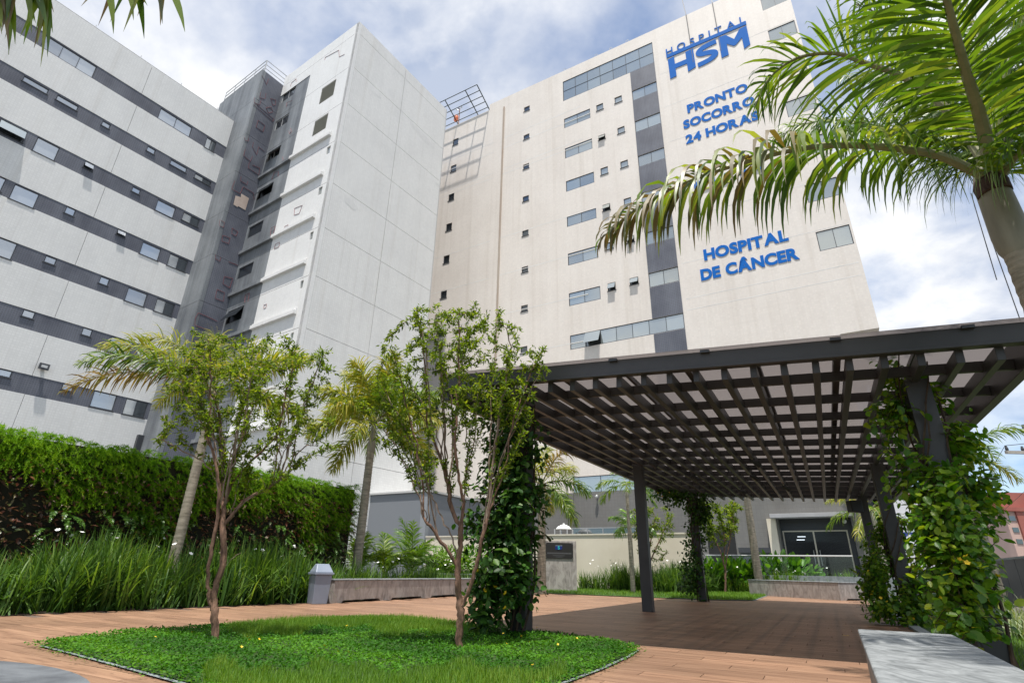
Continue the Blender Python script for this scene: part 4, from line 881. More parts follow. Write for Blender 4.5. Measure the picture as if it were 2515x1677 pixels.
mb = MB(); mb.hexa([B(-.205, -.10, .648), B(-.205, .10, .648), B(-.12, .10, .745), B(-.12, -.10, .745), B(-.19, -.10, .662), B(-.19, .10, .662), B(-.105, .10, .757), B(-.105, -.10, .757)]); mb.build('flap', M['bin'], tbn)
mb = MB(); mb.hexa([B(-.203, -.105, .635), B(-.203, .105, .635), B(-.196, .105, .650), B(-.196, -.105, .650), B(-.213, -.105, .637), B(-.213, .105, .637), B(-.206, .105, .652), B(-.206, -.105, .652)]); mb.build('slot', M['alu'], tbn)
mb = MB(); mb.hexa([B(-.194, -.02, .42), B(-.194, .02, .42), B(-.196, .02, .46), B(-.196, -.02, .46), B(-.199, -.02, .42), B(-.199, .02, .42), B(-.201, .02, .46), B(-.201, -.02, .46)]); mb.build('logo', M['alu'], tbn)
# memorial stone
mA, mB_ = gz(1334, 1449), gz(1418, 1452); mdv = np.array([1, -.04, 0]); mdv /= np.linalg.norm(mdv); MY = (mA[1]+mB_[1])/2
mw = (aty(1418, 1452, MY)-aty(1334, 1449, MY))[0]; mh = aty(1375, 1327, MY)[2]; mx0 = aty(1334, 1449, MY)[0]
FM = Frame(92.3); mo = thing('memorial_stone', 'upright concrete memorial stone with a dark plaque in front of the cream wall', 'monument', (mx0, MY, 0))
mb = MB(); mb.box(mx0, mx0+mw, MY, MY+.3, 0, mh); bevel(mb.build('slab', M['concrete'], mo), .012, 2)
px0, px1 = mx0+mw*.06, mx0+mw*.90; pz1 = mh*.955; pz0 = mh*.635
mb = MB(); mb.box(px0, px1, MY-.03, MY-.003, pz0, pz1); pq = mb.build('plaque', simple('dark_plaque', (.045, .043, .042), .35, .5), mo)
off = OFF[mo.name]
cxp = px0+(px1-px0)*.49; zc = pz0+(pz1-pz0)*.68
mb = MB(); w_, h_ = (px1-px0)*.125, (pz1-pz0)*.12
mb.prism([(cxp-w_, -h_), (cxp+w_*.7, -h_), (cxp+w_, -h_*.3), (cxp+w_, h_), (cxp-w_, h_)], -.036, -.031); mb.v = [(p[0], MY+p[2], zc+p[1]) for p in mb.v]; mb.build('emblem', simple('plaque_blue', (.008, .02, .16), .4), pq, off=off)
mb = MB(); mb.box(cxp-w_, cxp+w_, MY-.036, MY-.031, zc+h_*1.05, zc+h_*1.2); mb.build('emblem_line', simple('plaque_pale', (.35, .45, .5), .4), pq, off=off)
me, v = glyph_mesh('S', .03); v = v.copy(); c_ = np.zeros_like(v); c_[:, 0] = cxp-w_*.3+(v[:, 0]-v[:, 0].min())/(v[:, 0].max()-v[:, 0].min())*w_*.6; c_[:, 2] = zc-h_*.85+(v[:, 1]-v[:, 1].min())/(v[:, 1].max()-v[:, 1].min())*h_*1.8; c_[:, 1] = MY-.042-(v[:, 2]+.5)*.004
me.vertices.foreach_set('co', (c_-off).ravel()); me.materials.clear(); obj('emblem_letter', me, simple('plaque_cyan', (.02, .5, .55), .4), pq)
for zf, x0f, x1f, hf in ((.33, .08, .93, .05), (.19, .28, .70, .022), (.10, .38, .62, .02)):
    x = px0+(px1-px0)*x0f; xe_ = px0+(px1-px0)*x1f; k_ = 0
    while x < xe_:
        wd = random.uniform(.012, .03)*mw; mb = MB(); mb.box(x, min(x+wd, xe_), MY-.033, MY-.031, pz0+(pz1-pz0)*(zf-hf), pz0+(pz1-pz0)*(zf+hf)*1.0); mb.build('inscription', M['joint'], pq, off=off); x += wd*1.35
for sx, szz in ((.03, .05), (.97, .05), (.03, .95), (.97, .95)):
    mb = MB(); x = px0+(px1-px0)*sx; z = pz0+(pz1-pz0)*szz; mb.tube([(x, MY-.03, z), (x, MY-.04, z)], .012, 8); mb.build('stud', M['rail'], pq, off=off)
# glass balustrade in front of the entrance
BY = 30.3; g0, gzz = H(dz(235, 963), BY); g1 = H(dz(1865, 955), BY)[0]
gb_ = thing('glass_balustrade', 'frameless glass balustrade with a steel handrail in front of the entrance', 'railing', (g0, BY, PLAT), FH)
mb = MB(); mb.tube([(g0, BY, gzz), (g1, BY, gzz)], .035, 8); mb.build('handrail', M['rail'], gb_, smooth=True)
mgl, t, b = base_mat('clear_glass'); tpn = N(t, 'ShaderNodeBsdfTransparent'); tpn.inputs[0].default_value = (.86, .91, .9, 1); gln = N(t, 'ShaderNodeBsdfGlossy'); gln.inputs['Roughness'].default_value = .03; mxn = N(t, 'ShaderNodeMixShader'); mxn.inputs[0].default_value = .03; L(t, tpn.outputs[0], mxn.inputs[1]); L(t, gln.outputs[0], mxn.inputs[2]); L(t, mxn.outputs[0], t.nodes['Material Output'].inputs[0])
for i in range(6):
    x_ = g0+(g1-g0)*i/6; mb = MB(); mb.box(x_+.012, x_+(g1-g0)/6-.012, BY-.006, BY+.006, PLAT, gzz-.035); mb.build('pane', mgl, gb_)

# ------------------------------------------------------------------ far things on the right
tw_ = thing('apartment_tower', 'far salmon and red apartment tower at the right edge', 'building', (aty(2505, 1430, 150)[0], 150, 0))
tx0 = aty(2478, 1330, 150)[0]; tzt = aty(2500, 1222, 150)[2]; tx1 = tx0+17
M['salmon'] = noisy('salmon_render', (.50, .34, .29), (.58, .42, .36), sc=.1); M['brickred'] = noisy('red_render', (.30, .09, .07), (.36, .13, .10), sc=.2)
mb = MB(); mb.box(tx0+1.2, tx1, 150, 166, 0, tzt-3.6); mb.build('wall', M['salmon'], tw_)
mb = MB(); mb.box(tx0, tx1, 149.2, 166.5, tzt-3.6, tzt-2.6); mb.build('cornice', M['brickred'], tw_); mb = MB(); mb.box(tx0+2, tx1, 151, 165, tzt-2.6, tzt+1.5); mb.build('roof_block', M['brickred'], tw_)
mb = MB(); mb.box(tx0+4, tx0+6, 149.5, 149.99, 0, tzt-3.6); mb.build('stripe', M['brickred'], tw_)
for r_ in range(12):
    for c_ in range(3):
        z_ = tzt-6-r_*2.9
        if z_ < 8: continue
        x_ = tx0+2+c_*4.6+(1.5 if c_ else 0); mb = MB(); mb.box(x_, x_+1.6, 149.85, 149.98, z_, z_+1.2); mb.build('window', M['glassd'], tw_)
wb = thing('white_shop', 'white neighbouring building with a blue sign glimpsed behind the vines on the right', 'building', (aty(2230, 1400, 42)[0], 42, 0))
x0_, x1_ = aty(2175, 1300, 42)[0], aty(2330, 1300, 42)[0]; zt_ = aty(2230, 1222, 42)[2]
mb = MB(); mb.box(x0_, x1_, 42, 50, 0, zt_); mb.build('wall', simple('shop_white', (.66, .66, .68), .6), wb)
for i, f_ in enumerate((.15, .35, .55, .75)):
    mb = MB(); mb.box(x0_+(x1_-x0_)*f_, x0_+(x1_-x0_)*(f_+.1), 41.9, 41.99, zt_*.45, zt_*.8); mb.build('window', M['glassf'], wb)
sx0, sz1 = aty(2215, 1306, 41)[0], aty(2215, 1306, 41)[2]; sx1, sz0 = aty(2252, 1306, 41)[0], aty(2215, 1338, 41)[2]
mb = MB(); mb.box(sx0, sx1, 41, 41.15, sz0, sz1); sgn = mb.build('sign_panel', simple('sign_navy', (.02, .04, .22), .5), wb)
mb = MB(); mb.tube([((sx0+sx1)/2, 40.99, (sz0+sz1)/2-.1), ((sx0+sx1)/2, 40.95, (sz0+sz1)/2-.1)], (sz1-sz0)*.42, 20); mb.build('sign_disc', simple('sign_white', (.7, .72, .75), .5), wb)
bd = thing('orange_roof_house', 'house with a red and white gable far behind the right-hand vines', 'building', (aty(2255, 1230, 75)[0], 75, 0))
x0_, x1_ = aty(2240, 1230, 75)[0], aty(2330, 1230, 75)[0]; zt_ = aty(2250, 1195, 75)[2]
mb = MB(); mb.box(x0_, x1_, 75, 84, 0, zt_); mb.build('wall', simple('house_white', (.65, .63, .6), .7), bd)
mb = MB(); mb.box(x0_-.3, x1_+.3, 74.6, 84.4, zt_-2, zt_-1); mb.build('band', M['brickred'], bd)
# dark roadside fence and kiosk at right
fb = thing('dark_gate', 'dark metal boundary fence with a pale top rail at the right edge', 'fence', (*pgg(9.2, 0), 0))
for k in range(-6, 12):
    p0, p1 = np.array(pgg(9.2, k*1.6)), np.array(pgg(9.2, k*1.6+1.56)); mb = MB(); n_ = np.array([.04, -.02]); mb.hexa([(*p0, 0), (*p1, 0), (*(p1+n_), 0), (*(p0+n_), 0), (*p0, 1.45), (*p1, 1.45), (*(p1+n_), 1.45), (*(p0+n_), 1.45)]); mb.build('panel', M['alu'], fb)
p0, p1 = np.array(pgg(9.2, -9.6)), np.array(pgg(9.2, 17.6)); n_ = np.array([.06, -.03]); mb = MB(); mb.hexa([(*(p0-n_*.3), 1.45), (*(p1-n_*.3), 1.45), (*(p1+n_), 1.45), (*(p0+n_), 1.45), (*(p0-n_*.3), 1.52), (*(p1-n_*.3), 1.52), (*(p1+n_), 1.52), (*(p0+n_), 1.52)]); mb.build('top_rail', M['kerb'], fb)
# utility pole with crossarm and wires
uy = 22.; pc = aty(2490, 1112, uy); ue0, ue1 = aty(2465, 1113, uy), aty(2600, 1106, uy); ux = aty(2540, 1110, uy)[0]
up_ = thing('utility_pole', 'concrete utility pole with a pale crossarm reaching in from the right edge', 'pole', (ux, uy, 0))
mb = MB(); mb.tube([(ux, uy, 0), (ux, uy, pc[2]+1.2)], [.16, .11], 10); mb.build('shaft', M['kerb'], up_, smooth=True)
mb = MB(); mb.box(ue0[0], ue1[0], uy-.16, uy-.06, pc[2]-.06, pc[2]+.06); mb.build('crossarm', noisy('weathered_wood', (.34, .31, .27), (.46, .43, .38), sc=4), up_)
for f_ in (.02, .3, .7): x_ = ue0[0]+(ue1[0]-ue0[0])*f_; mb = MB(); mb.tube([(x_+.04, uy-.11, pc[2]+.06), (x_+.04, uy-.11, pc[2]+.14), (x_+.04, uy-.11, pc[2]+.26)], [.05, .06, .03], 8); mb.build('insulator', M['alu'], up_)
def wire(label, pa, pb, sag=.25, r=.012):
    pa, pb = np.array(pa), np.array(pb); P = [pa+(pb-pa)*t_-np.array([0, 0, sag*4*t_*(1-t_)]) for t_ in np.linspace(0, 1, 14)]
    mb = MB(); mb.tube(P, r, 4); mb.top('cable', M['alu'], label, 'cable', tuple(pa))
wire('cable from the crossarm down towards the white shop, upper one', (ue0[0]+.05, uy-.1, pc[2]+.25), aty(2320, 1300, 45), .3)
wire('cable from the crossarm down towards the white shop, lower one', (ue0[0]+2.2, uy-.1, pc[2]-.1), aty(2330, 1350, 45), .3)
wire('cable rising from the crossarm past the right edge', (ue0[0]+.05, uy-.1, pc[2]+.27), aty(2900, 1020, 14), .1)
wire('longer black cable hanging from the top of the near palm to the pergola edge', aty(2395, 475, 4.6), aty(2510, 798, 4.6), -.03, .006)
wire('shorter black cable hanging beside the near palm trunk', aty(2385, 475, 4.7), aty(2448, 687, 4.7), -.02, .006)
# ------------------------------------------------------------------ vegetation tools
def unit(a): return a / (np.linalg.norm(a, axis=-1, keepdims=True) + 1e-9)
class VB:
    def __init__(s): s.V = []; s.F = []; s.R = []; s.n = 0
    def add(s, V, F, rnd):
        """V (N,n,3) instances of one topology F (m,k)"""
        Nn, n = V.shape[:2]; F = np.asarray(F)
        fi = (F[None] + (np.arange(Nn) * n)[:, None, None] + s.n).reshape(-1, F.shape[1])
        s.V.append(V.reshape(-1, 3)); s.F.append(fi); s.R.append(np.repeat(np.asarray(rnd, float), n)); s.n += Nn * n
    def mesh(s, name, off=(0, 0, 0), smooth=True):
        me = bpy.data.meshes.new(name); V = np.concatenate(s.V) - np.asarray(off, float)
        me.vertices.add(len(V)); me.vertices.foreach_set('co', V.astype(np.float32).ravel())
        ls = np.concatenate([f.ravel() for f in s.F]); tot = np.concatenate([np.full(len(f), f.shape[1]) for f in s.F])
        me.loops.add(len(ls)); me.loops.foreach_set('vertex_index', ls.astype(np.int32))
        me.polygons.add(len(tot)); st = np.concatenate([[0], np.cumsum(tot)[:-1]])
        me.polygons.foreach_set('loop_start', st.astype(np.int32)); me.polygons.foreach_set('loop_total', tot.astype(np.int32))
        me.update(calc_edges=True)
        a = me.attributes.new('rnd', 'FLOAT', 'POINT'); a.data.foreach_set('value', np.concatenate(s.R).astype(np.float32))
        if smooth: me.polygons.foreach_set('use_smooth', np.ones(len(tot), bool))
        return me
    def build(s, name, mat, parent=None, off=None, kind=None, smooth=True):
        if off is None: off = OFF.get(parent.name, (0, 0, 0)) if parent is not None else (0, 0, 0)
        o = obj(name, s.mesh(name, off, smooth), mat, parent)
        if kind: o['kind'] = kind
        return o
# leaf templates lie along +Y, normal +Z
LEAF4 = (np.array([[0, 0, 0], [.5, .42, .06], [0, 1, -.05], [-.5, .42, .06], [0, .45, -.04]]), np.array([[0, 1, 4], [1, 2, 4], [2, 3, 4], [3, 0, 4]]))
LEAF8 = (np.array([[0, 0, 0], [.36, .2, .05], [.5, .52, .06], [.3, .84, .02], [0, 1, -.06], [-.3, .84, .02], [-.5, .52, .06], [-.36, .2, .05], [0, .5, -.03]]),
         np.array([[0, 1, 8], [1, 2, 8], [2, 3, 8], [3, 4, 8], [4, 5, 8], [5, 6, 8], [6, 7, 8], [7, 0, 8]]))
def leaves(vb, P, D, Nr, Ln, W, T, rnd):
    D = unit(D); X = unit(np.cross(D, Nr)); Z = np.cross(X, D)
    Vt = T[0][None] * np.stack([W, Ln, Ln], 1)[:, None, :]
    V = P[:, None] + Vt[..., 0:1] * X[:, None] + Vt[..., 1:2] * D[:, None] + Vt[..., 2:3] * Z[:, None]
    vb.add(V, T[1], rnd)
def strips(vb, P, D, Ln, W, G, n, prof, rnd, side=None, fold=0.):
    """tapered ribbons that start at P along D and bend down by G"""
    Nn = len(P); p = P.copy(); d = unit(D.copy()); pts = [p.copy()]; ds = [d.copy()]
    for i in range(n):
        p = p + d * (Ln / n)[:, None]; d = unit(d + np.stack([np.zeros(Nn), np.zeros(Nn), -G / n], 1) * (1 + i * .6)); pts.append(p.copy()); ds.append(d.copy())
    V = np.zeros((Nn, (n + 1) * 2, 3))
    for i in range(n + 1):
        if side is None: s_ = unit(np.cross(ds[i], np.array([0, 0, 1.])[None] + RNGZ(Nn)))
        else: s_ = unit(side - ds[i] * (side * ds[i]).sum(1, keepdims=True))
        h = s_ * (W * prof[i] * .5)[:, None]; V[:, 2*i] = pts[i] - h; V[:, 2*i+1] = pts[i] + h
    F = [[2*i, 2*i+1, 2*i+3, 2*i+2] for i in range(n)]
    vb.add(V, F, rnd); return pts[-1]
_z = {}
def RNGZ(n):
    if n not in _z: _z[n] = np.random.default_rng(n).normal(0, .35, (n, 3))
    return _z[n]
def rn(n, a=0., b=1.): return RNG.uniform(a, b, n)
def rdir(n): return unit(RNG.normal(0, 1, (n, 3)))
def in_poly(P, poly):
    x, y = P[:, 0], P[:, 1]; c = np.zeros(len(P), bool); j = len(poly) - 1
    for i in range(len(poly)):
        xi, yi = poly[i][:2]; xj, yj = poly[j][:2]
        m = ((yi > y) != (yj > y)) & (x < (xj - xi) * (y - yi) / (yj - yi + 1e-12) + xi); c ^= m; j = i
    return c
def scatter(poly, n):
    A = np.array([p[:2] for p in poly]); lo, hi = A.min(0), A.max(0); out = []; k = 0
    while k < n:
        q = RNG.uniform(lo, hi, (n * 2, 2)); q = q[in_poly(q, poly)]; out.append(q); k += len(q)
        if len(q) == 0: break
    return np.concatenate(out)[:n]
def pix(P):
    v = P - CAMP; c = v @ FWD; return 1257.5 + FPX * (v @ RGT) / c, 838.5 - FPX * (v @ UPV) / c
def atd(x, y, d): return CAMP + ray(x, y) * d

# foliage colours
M['straps'] = foliage('strap_leaf', [(.028, .075, .012), (.055, .125, .018), (.09, .185, .026), (.18, .28, .055)], .5, .35, spec=.3)
M['lawn'] = foliage('lawn_blade', [(.045, .115, .008), (.075, .175, .012), (.12, .235, .02), (.21, .27, .04)], .6, .35, spec=.25)
M['peanut'] = foliage('ground_cover_leaf', [(.022, .09, .006), (.04, .14, .008), (.075, .21, .012), (.13, .29, .02)], .6, .3, spec=.2)
M['jab'] = foliage('small_tree_leaf', [(.045, .09, .008), (.095, .165, .012), (.17, .25, .02), (.31, .37, .035)], .5, .48, spec=.3)
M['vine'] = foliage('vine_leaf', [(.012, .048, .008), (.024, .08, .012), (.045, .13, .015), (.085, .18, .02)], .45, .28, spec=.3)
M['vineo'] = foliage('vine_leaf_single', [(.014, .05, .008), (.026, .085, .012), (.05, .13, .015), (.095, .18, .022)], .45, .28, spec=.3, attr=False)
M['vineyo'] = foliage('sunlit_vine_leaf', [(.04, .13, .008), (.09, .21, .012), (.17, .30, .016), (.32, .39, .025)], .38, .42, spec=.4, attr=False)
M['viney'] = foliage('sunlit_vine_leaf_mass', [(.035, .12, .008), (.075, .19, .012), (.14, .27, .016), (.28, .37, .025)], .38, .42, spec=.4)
M['palm'] = foliage('palm_leaflet', [(.035, .085, .010), (.075, .155, .015), (.13, .22, .02), (.23, .30, .035)], .42, .45)
M['palmo'] = foliage('palm_leaflet_single', [(.035, .085, .010), (.075, .15, .015), (.13, .215, .02), (.23, .27, .06)], .42, .45, attr=False)
M['palmd'] = foliage('drying_palm_leaflet', [(.05, .075, .02), (.10, .10, .03), (.16, .11, .045), (.22, .19, .09)], .45, .3, attr=False)
M['palmy'] = foliage('yellowing_palm_leaflet', [(.09, .14, .015), (.19, .24, .025), (.31, .33, .04), (.38, .31, .07)], .45, .4, spec=.35)
M['palmb'] = foliage('brown_palm_leaflet', [(.15, .09, .03), (.25, .16, .045), (.33, .24, .06), (.20, .21, .05)], .55, .3, spec=.3)
M['areca'] = foliage('areca_leaflet', [(.04, .11, .012), (.08, .18, .018), (.13, .25, .02), (.19, .30, .03)], .35, .35)
M['aspar'] = foliage('asparagus_fern', [(.05, .15, .006), (.105, .25, .010), (.18, .345, .015), (.29, .44, .03)], .6, .45, spec=.2)
M['redleaf'] = foliage('dark_red_leaf', [(.06, .035, .02), (.14, .05, .03), (.07, .13, .03), (.24, .06, .035)], .35, .2, tcol=(1.4, .9, .5))
M['fern'] = foliage('sword_fern', [(.03, .09, .012), (.06, .15, .016), (.10, .20, .02)], .4, .3)
M['bright'] = foliage('bright_broad_leaf', [(.04, .13, .010), (.08, .21, .015), (.13, .28, .02)], .35, .35)
M['varieg'] = foliage('variegated_blade', [(.10, .18, .05), (.30, .36, .20), (.48, .50, .36)], .45, .3)
M['petal'] = simple('white_petal', (.80, .80, .77), .5)
M['ypetal'] = simple('yellow_petal', (.75, .52, .02), .45)
M['bark'] = noisy('peeling_bark', (.06, .033, .022), (.225, .13, .085), scale=(1, 1, .35), sc=24., detail=8., rough=.85, bump=.6, bscale=40, lo=.32, hi=.62)
M['barkg'] = noisy('grey_twig', (.15, .10, .072), (.28, .215, .165), sc=12., rough=.85)
M['ptrunk'] = noisy('ringed_palm_trunk', (.16, .14, .10), (.36, .32, .25), scale=(1, 1, 5), sc=5., detail=6., rough=.85, bump=.4, bscale=20)
M['pshaft'] = noisy('palm_crownshaft', (.15, .14, .105), (.30, .285, .225), scale=(1, 1, .25), sc=6., rough=.6)
M['rachis'] = noisy('palm_rachis', (.15, .155, .075), (.27, .26, .14), scale=(1, 1, 1), sc=8., rough=.55)
M['stem'] = noisy('vine_stem', (.035, .02, .014), (.09, .06, .035), sc=12., rough=.8)

def flower_mesh(name, mat, r=.035, n=5, cup=.25):
    mb = MB()
    for i in range(n):
        a = 2*math.pi*i/n; c, s = math.cos(a), math.sin(a); b_ = len(mb.v)
        for x, y, z in ((0, 0, 0), (r*.55, -r*.42, r*cup), (r, 0, r*cup*1.6), (r*.55, r*.42, r*cup)): mb.v.append((x*c-y*s, x*s+y*c, z))
        mb.f.append((b_, b_+1, b_+2, b_+3))
    me = mb.mesh(name); me.materials.append(mat); return me
FL_W = [flower_mesh('white_flower', M['petal'], .04, 6), flower_mesh('white_flower', M['petal'], .046, 5, .1)]
FL_Y = flower_mesh('yellow_flower', M['ypetal'], .05, 5, .35)
def put(me, name, parent, P, off, tilt=.8, sc=1.):
    o = obj(name, me, None, parent); o.location = np.asarray(P) - off; o.rotation_euler = (random.uniform(-tilt, tilt), random.uniform(-tilt, tilt), random.uniform(0, 6.3)); o.scale = (sc,)*3; return o

# ------------------------------------------------------------------ strap-leaf beds
def strap_bed(name, label, pts2, h, n_flow, mat='straps', wid=.016, lean=.45, flower=True, ztop=None, z0=0.):
    n = len(pts2); vb = VB()
    # blades grow in fans: jitter around tuft centres, shared lean
    cent = pts2[RNG.integers(0, n, max(n//14, 1))]; idx = RNG.integers(0, len(cent), n); base = cent[idx] + RNG.normal(0, .07, (n, 2))
    ta = rn(len(cent), 0, 6.28)[idx] + RNG.normal(0, .5, n); le = np.abs(RNG.normal(0, lean, n))
    P = np.concatenate([base, np.full((n, 1), z0)], 1); D = np.stack([np.cos(ta)*le, np.sin(ta)*le, np.ones(n)], 1)
    Lh = h * rn(n, .55, 1.08) * (.86+.2*np.sin(base[:, 0]*1.7+2*np.sin(base[:, 1]*1.3)))
    strips(vb, P, D, Lh, wid*rn(n, .7, 1.3), rn(n, .15, .9) * (1 + (rn(n) > .9) * 1.2), 5, [.7, 1, 1, .85, .55, .06], rn(n)**1.3, side=unit(np.stack([-np.sin(ta), np.cos(ta), rn(n, -.4, .4)], 1)))
    b0 = np.append(pts2.mean(0), z0); o = vb.build(name, M[mat], None, off=b0); o.location = b0; tag(o, label, 'plants', None, 'stuff')
    if flower:
        for k in range(n_flow):
            q = pts2[RNG.integers(0, n)]; put(random.choice(FL_W), 'flower', o, (q[0]+random.uniform(-.2, .2), q[1]+random.uniform(-.2, .2), z0+h*random.uniform(.72, 1.02)), b0, .7, random.uniform(.8, 1.25))
    return o
def band(x0, x1, y0, y1, n, fr=FL):
    q = np.stack([rn(n, x0, x1), rn(n, y0, y1)], 1); return q[:, :1]*fr.x[None, :2] + q[:, 1:]*fr.y[None, :2]
leftp = band(-13.5, -11.12, -6, 9.3, 15000)
strap_bed('strap_leaf_plants', 'dense dark green strap-leaf plants with white flowers along the left edge of the deck', leftp, 1.27, 64, wid=.028, lean=.5)
p2 = scatter([(-4.5, 14.2), (-1.95, 19.2), (-.6, 22.2), (-2.0, 23.4), (-3.6, 20.5), (-6.4, 14.8)], 5200)
strap_bed('strap_leaf_plants', 'strap-leaf plants with white flowers behind the long concrete bench', p2, 1.0, 40, wid=.021)
bA_, bB_ = gz(1432, 1447), gz(1655, 1455)
p3 = scatter([gz(1428, 1447)[:2], gz(1540, 1451)[:2], gz(1670, 1458)[:2], (9.5, 26.8), (3.2, 27.8)], 6000)
strap_bed('strap_leaf_plants', 'strap-leaf plants with many white flowers between the memorial stone and the vine post', p3, 1.25, 60, wid=.024)
p4 = scatter([(.2, 26.), (1.5, 26.2), (1.4, 27.6), (-.2, 27.6)], 1000)
strap_bed('strap_leaf_plants', 'narrow clump of strap-leaf plants left of the memorial stone', p4, 1.2, 6, wid=.024)
p5 = scatter([(10.0, 27.9), (15.6, 26.3), (16.6, 28.3), (10.6, 30.1)], 4500)
strap_bed('strap_leaf_plants', 'bright strap-leaf plants behind the far bench below the balustrade', p5, 1.15, 26, 'lawn', wid=.028, lean=.5)
p6 = scatter([pgg(5.6, 1.), pgg(7.3, 1.), pgg(7.3, -7.), pgg(5.9, -7.)], 2600)
strap_bed('variegated_plants', 'cream and green variegated grassy plants at the right edge', p6, .62, 0, 'varieg', wid=.03, lean=.9, flower=False)

# ------------------------------------------------------------------ lawn blades and ground cover
def blades(name, label, pts, h, wid, mat='lawn', z0=.02):
    n = len(pts); vb = VB(); ta = rn(n, 0, 6.28); le = rn(n, .1, .9)
    P = np.concatenate([pts, np.full((n, 1), z0)], 1); D = np.stack([np.cos(ta)*le, np.sin(ta)*le, np.ones(n)], 1); pat = .5+.5*np.sin(pts[:, 0]*2.3+1.7*np.sin(pts[:, 1]*1.9))*np.cos(pts[:, 1]*2.9+pts[:, 0])
    strips(vb, P, D, h*rn(n, .5, 1.2)*(.75+.5*pat), wid*rn(n, .7, 1.3), rn(n, .1, .8), 2, [1, .8, .1], np.clip(rn(n)*.65+pat*.3, 0, 1), side=unit(np.stack([-np.sin(ta), np.cos(ta), 0*ta], 1)))
    b0 = np.append(pts.mean(0), z0); o = vb.build(name, M[mat], None, off=b0); o.location = b0; tag(o, label, 'grass', None, 'stuff'); return o
ip = [tuple(q) for q in isl]
S = scatter(ip, 60000); px, py = pix(np.concatenate([S, np.full((len(S), 1), .03)], 1))
topd = np.interp(px, [105, 330, 640, 900, 1110, 1400, 1562], [1588, 1556, 1532, 1519, 1533, 1566, 1598])
wob = 9*np.sin(px*.021)+7*np.sin(px*.053+1.)
isg = ((py - topd < 26 + wob) & (px > 560) & (px < 1180)) | ((py > 1640 + wob*1.2) & (px > 500) & (px < 1390)) | (py > 1690)
gp = S[isg]; blades('lawn_grass', 'bright short lawn grass on the planted island under the two small trees', np.concatenate([gp, gp + RNG.normal(0, .03, gp.shape)])[:36000], .075, .0045)
cp_ = S[~isg]; n = min(len(cp_), 30000); cp_ = cp_[:n]
vb = VB(); D = np.stack([rn(n, -1, 1), rn(n, -1, 1), rn(n, -.15, .5)], 1); hh = .03 + .05*rn(n)*(.6+.4*np.sin(cp_[:, 0]*5)*np.cos(cp_[:, 1]*6))
Nr = unit(np.stack([RNG.normal(0, .45, n), RNG.normal(0, .45, n), np.ones(n)], 1))
leaves(vb, np.concatenate([cp_, hh[:, None]], 1), D, Nr, rn(n, .022, .042), rn(n, .014, .024), LEAF4, np.clip(rn(n)*.55+.25*(hh-.03)/.06+.25*np.sin(cp_[:, 0]*3.1+2*np.sin(cp_[:, 1]*2.3)), 0, 1))
b0 = np.append(cp_.mean(0), .02); o = vb.build('ground_cover', M['peanut'], None, off=b0); o.location = b0; tag(o, 'low leafy ground cover with tiny yellow flowers on the planted island', 'ground cover', None, 'stuff')
fy = flower_mesh('yellow_flower', M['ypetal'], .014, 4)
for k in range(26): q = cp_[RNG.integers(0, n)]; put(fy, 'flower', o, (*q, .09), b0)
# stragglers over the stone edging
eg = np.concatenate([np.linspace(np.array(a_), np.array(b_), 40) for a_, b_ in zip(ip, ip[1:]+ip[:1])]); e_ = np.concatenate([eg[RNG.integers(0, len(eg), 4200)] + RNG.normal(0, .05, (4200, 2)), np.array([gz(*p)[:2] for p in [(60, 1592), (85, 1588), (130, 1612), (190, 1630)]]).repeat(8, 0)+RNG.normal(0, .035, (32, 2))])
vb = VB(); m_ = len(e_); leaves(vb, np.concatenate([e_, rn(m_, .02, .05)[:, None]], 1), np.stack([rn(m_, -1, 1), rn(m_, -1, 1), rn(m_, -.1, .4)], 1), unit(np.stack([RNG.normal(0, .4, m_), RNG.normal(0, .4, m_), np.ones(m_)], 1)), rn(m_, .02, .04), rn(m_, .014, .022), LEAF4, rn(m_))
o2 = vb.build('runners', M['peanut'], o, off=b0); o2['kind'] = 'stuff'
blades('lawn_grass', 'small dark lawn patch with a stone corner round the far left vine post', scatter([tuple(q) for q in isl2], 9000), .10, .012)
blades('lawn_grass', 'thin strip of lawn in front of the memorial stone', scatter([tuple(q) for q in lawn_far], 9000), .09, .012)
blades('lawn_grass', 'lawn strip outside the right edge of the deck', scatter([pgg(4.75, 4), pgg(7.4, 4), pgg(7.4, -10), pgg(4.75, -10)], 16000), .08, .007)

# ------------------------------------------------------------------ small multi-stem trees (space colonisation)
def grow_tree(stems, attr, step, infl, kill, iters=70):
    nodes = []; par = []
    for st in stems:
        prev = -1
        for i, p in enumerate(st['pts']):
            if i == 0 and st.get('on') is not None:
                A = np.array(nodes); prev = int(np.argmin(((A - np.array(p))**2).sum(1))); continue
            nodes.append(np.array(p, float)); par.append(prev); prev = len(nodes) - 1
    A = attr.copy()
    for it in range(iters):
        if len(A) == 0: break
        Nn = np.array(nodes); d = np.linalg.norm(A[:, None] - Nn[None], axis=2); j = d.argmin(1); dm = d[np.arange(len(A)), j]
        act = dm < infl
        if not act.any(): infl *= 1.3; continue
        new = []
        for k in np.unique(j[act]):
            q = A[act & (j == k)]; v = unit(q - nodes[k]).sum(0); nv = np.linalg.norm(v)
            if nv < 1e-3: continue
            v = v/nv + RNG.normal(0, .18, 3) + np.array([0, 0, .06]); v /= np.linalg.norm(v); new.append((k, nodes[k] + v * step))
        for k, p in new: nodes.append(p); par.append(k)
        Nn = np.array(nodes[-len(new):]) if new else None
        if Nn is not None:
            d2 = np.linalg.norm(A[:, None] - Nn[None], axis=2).min(1); A = A[d2 > kill]
        if len(nodes) > 5000: break
    return np.array(nodes), np.array(par)
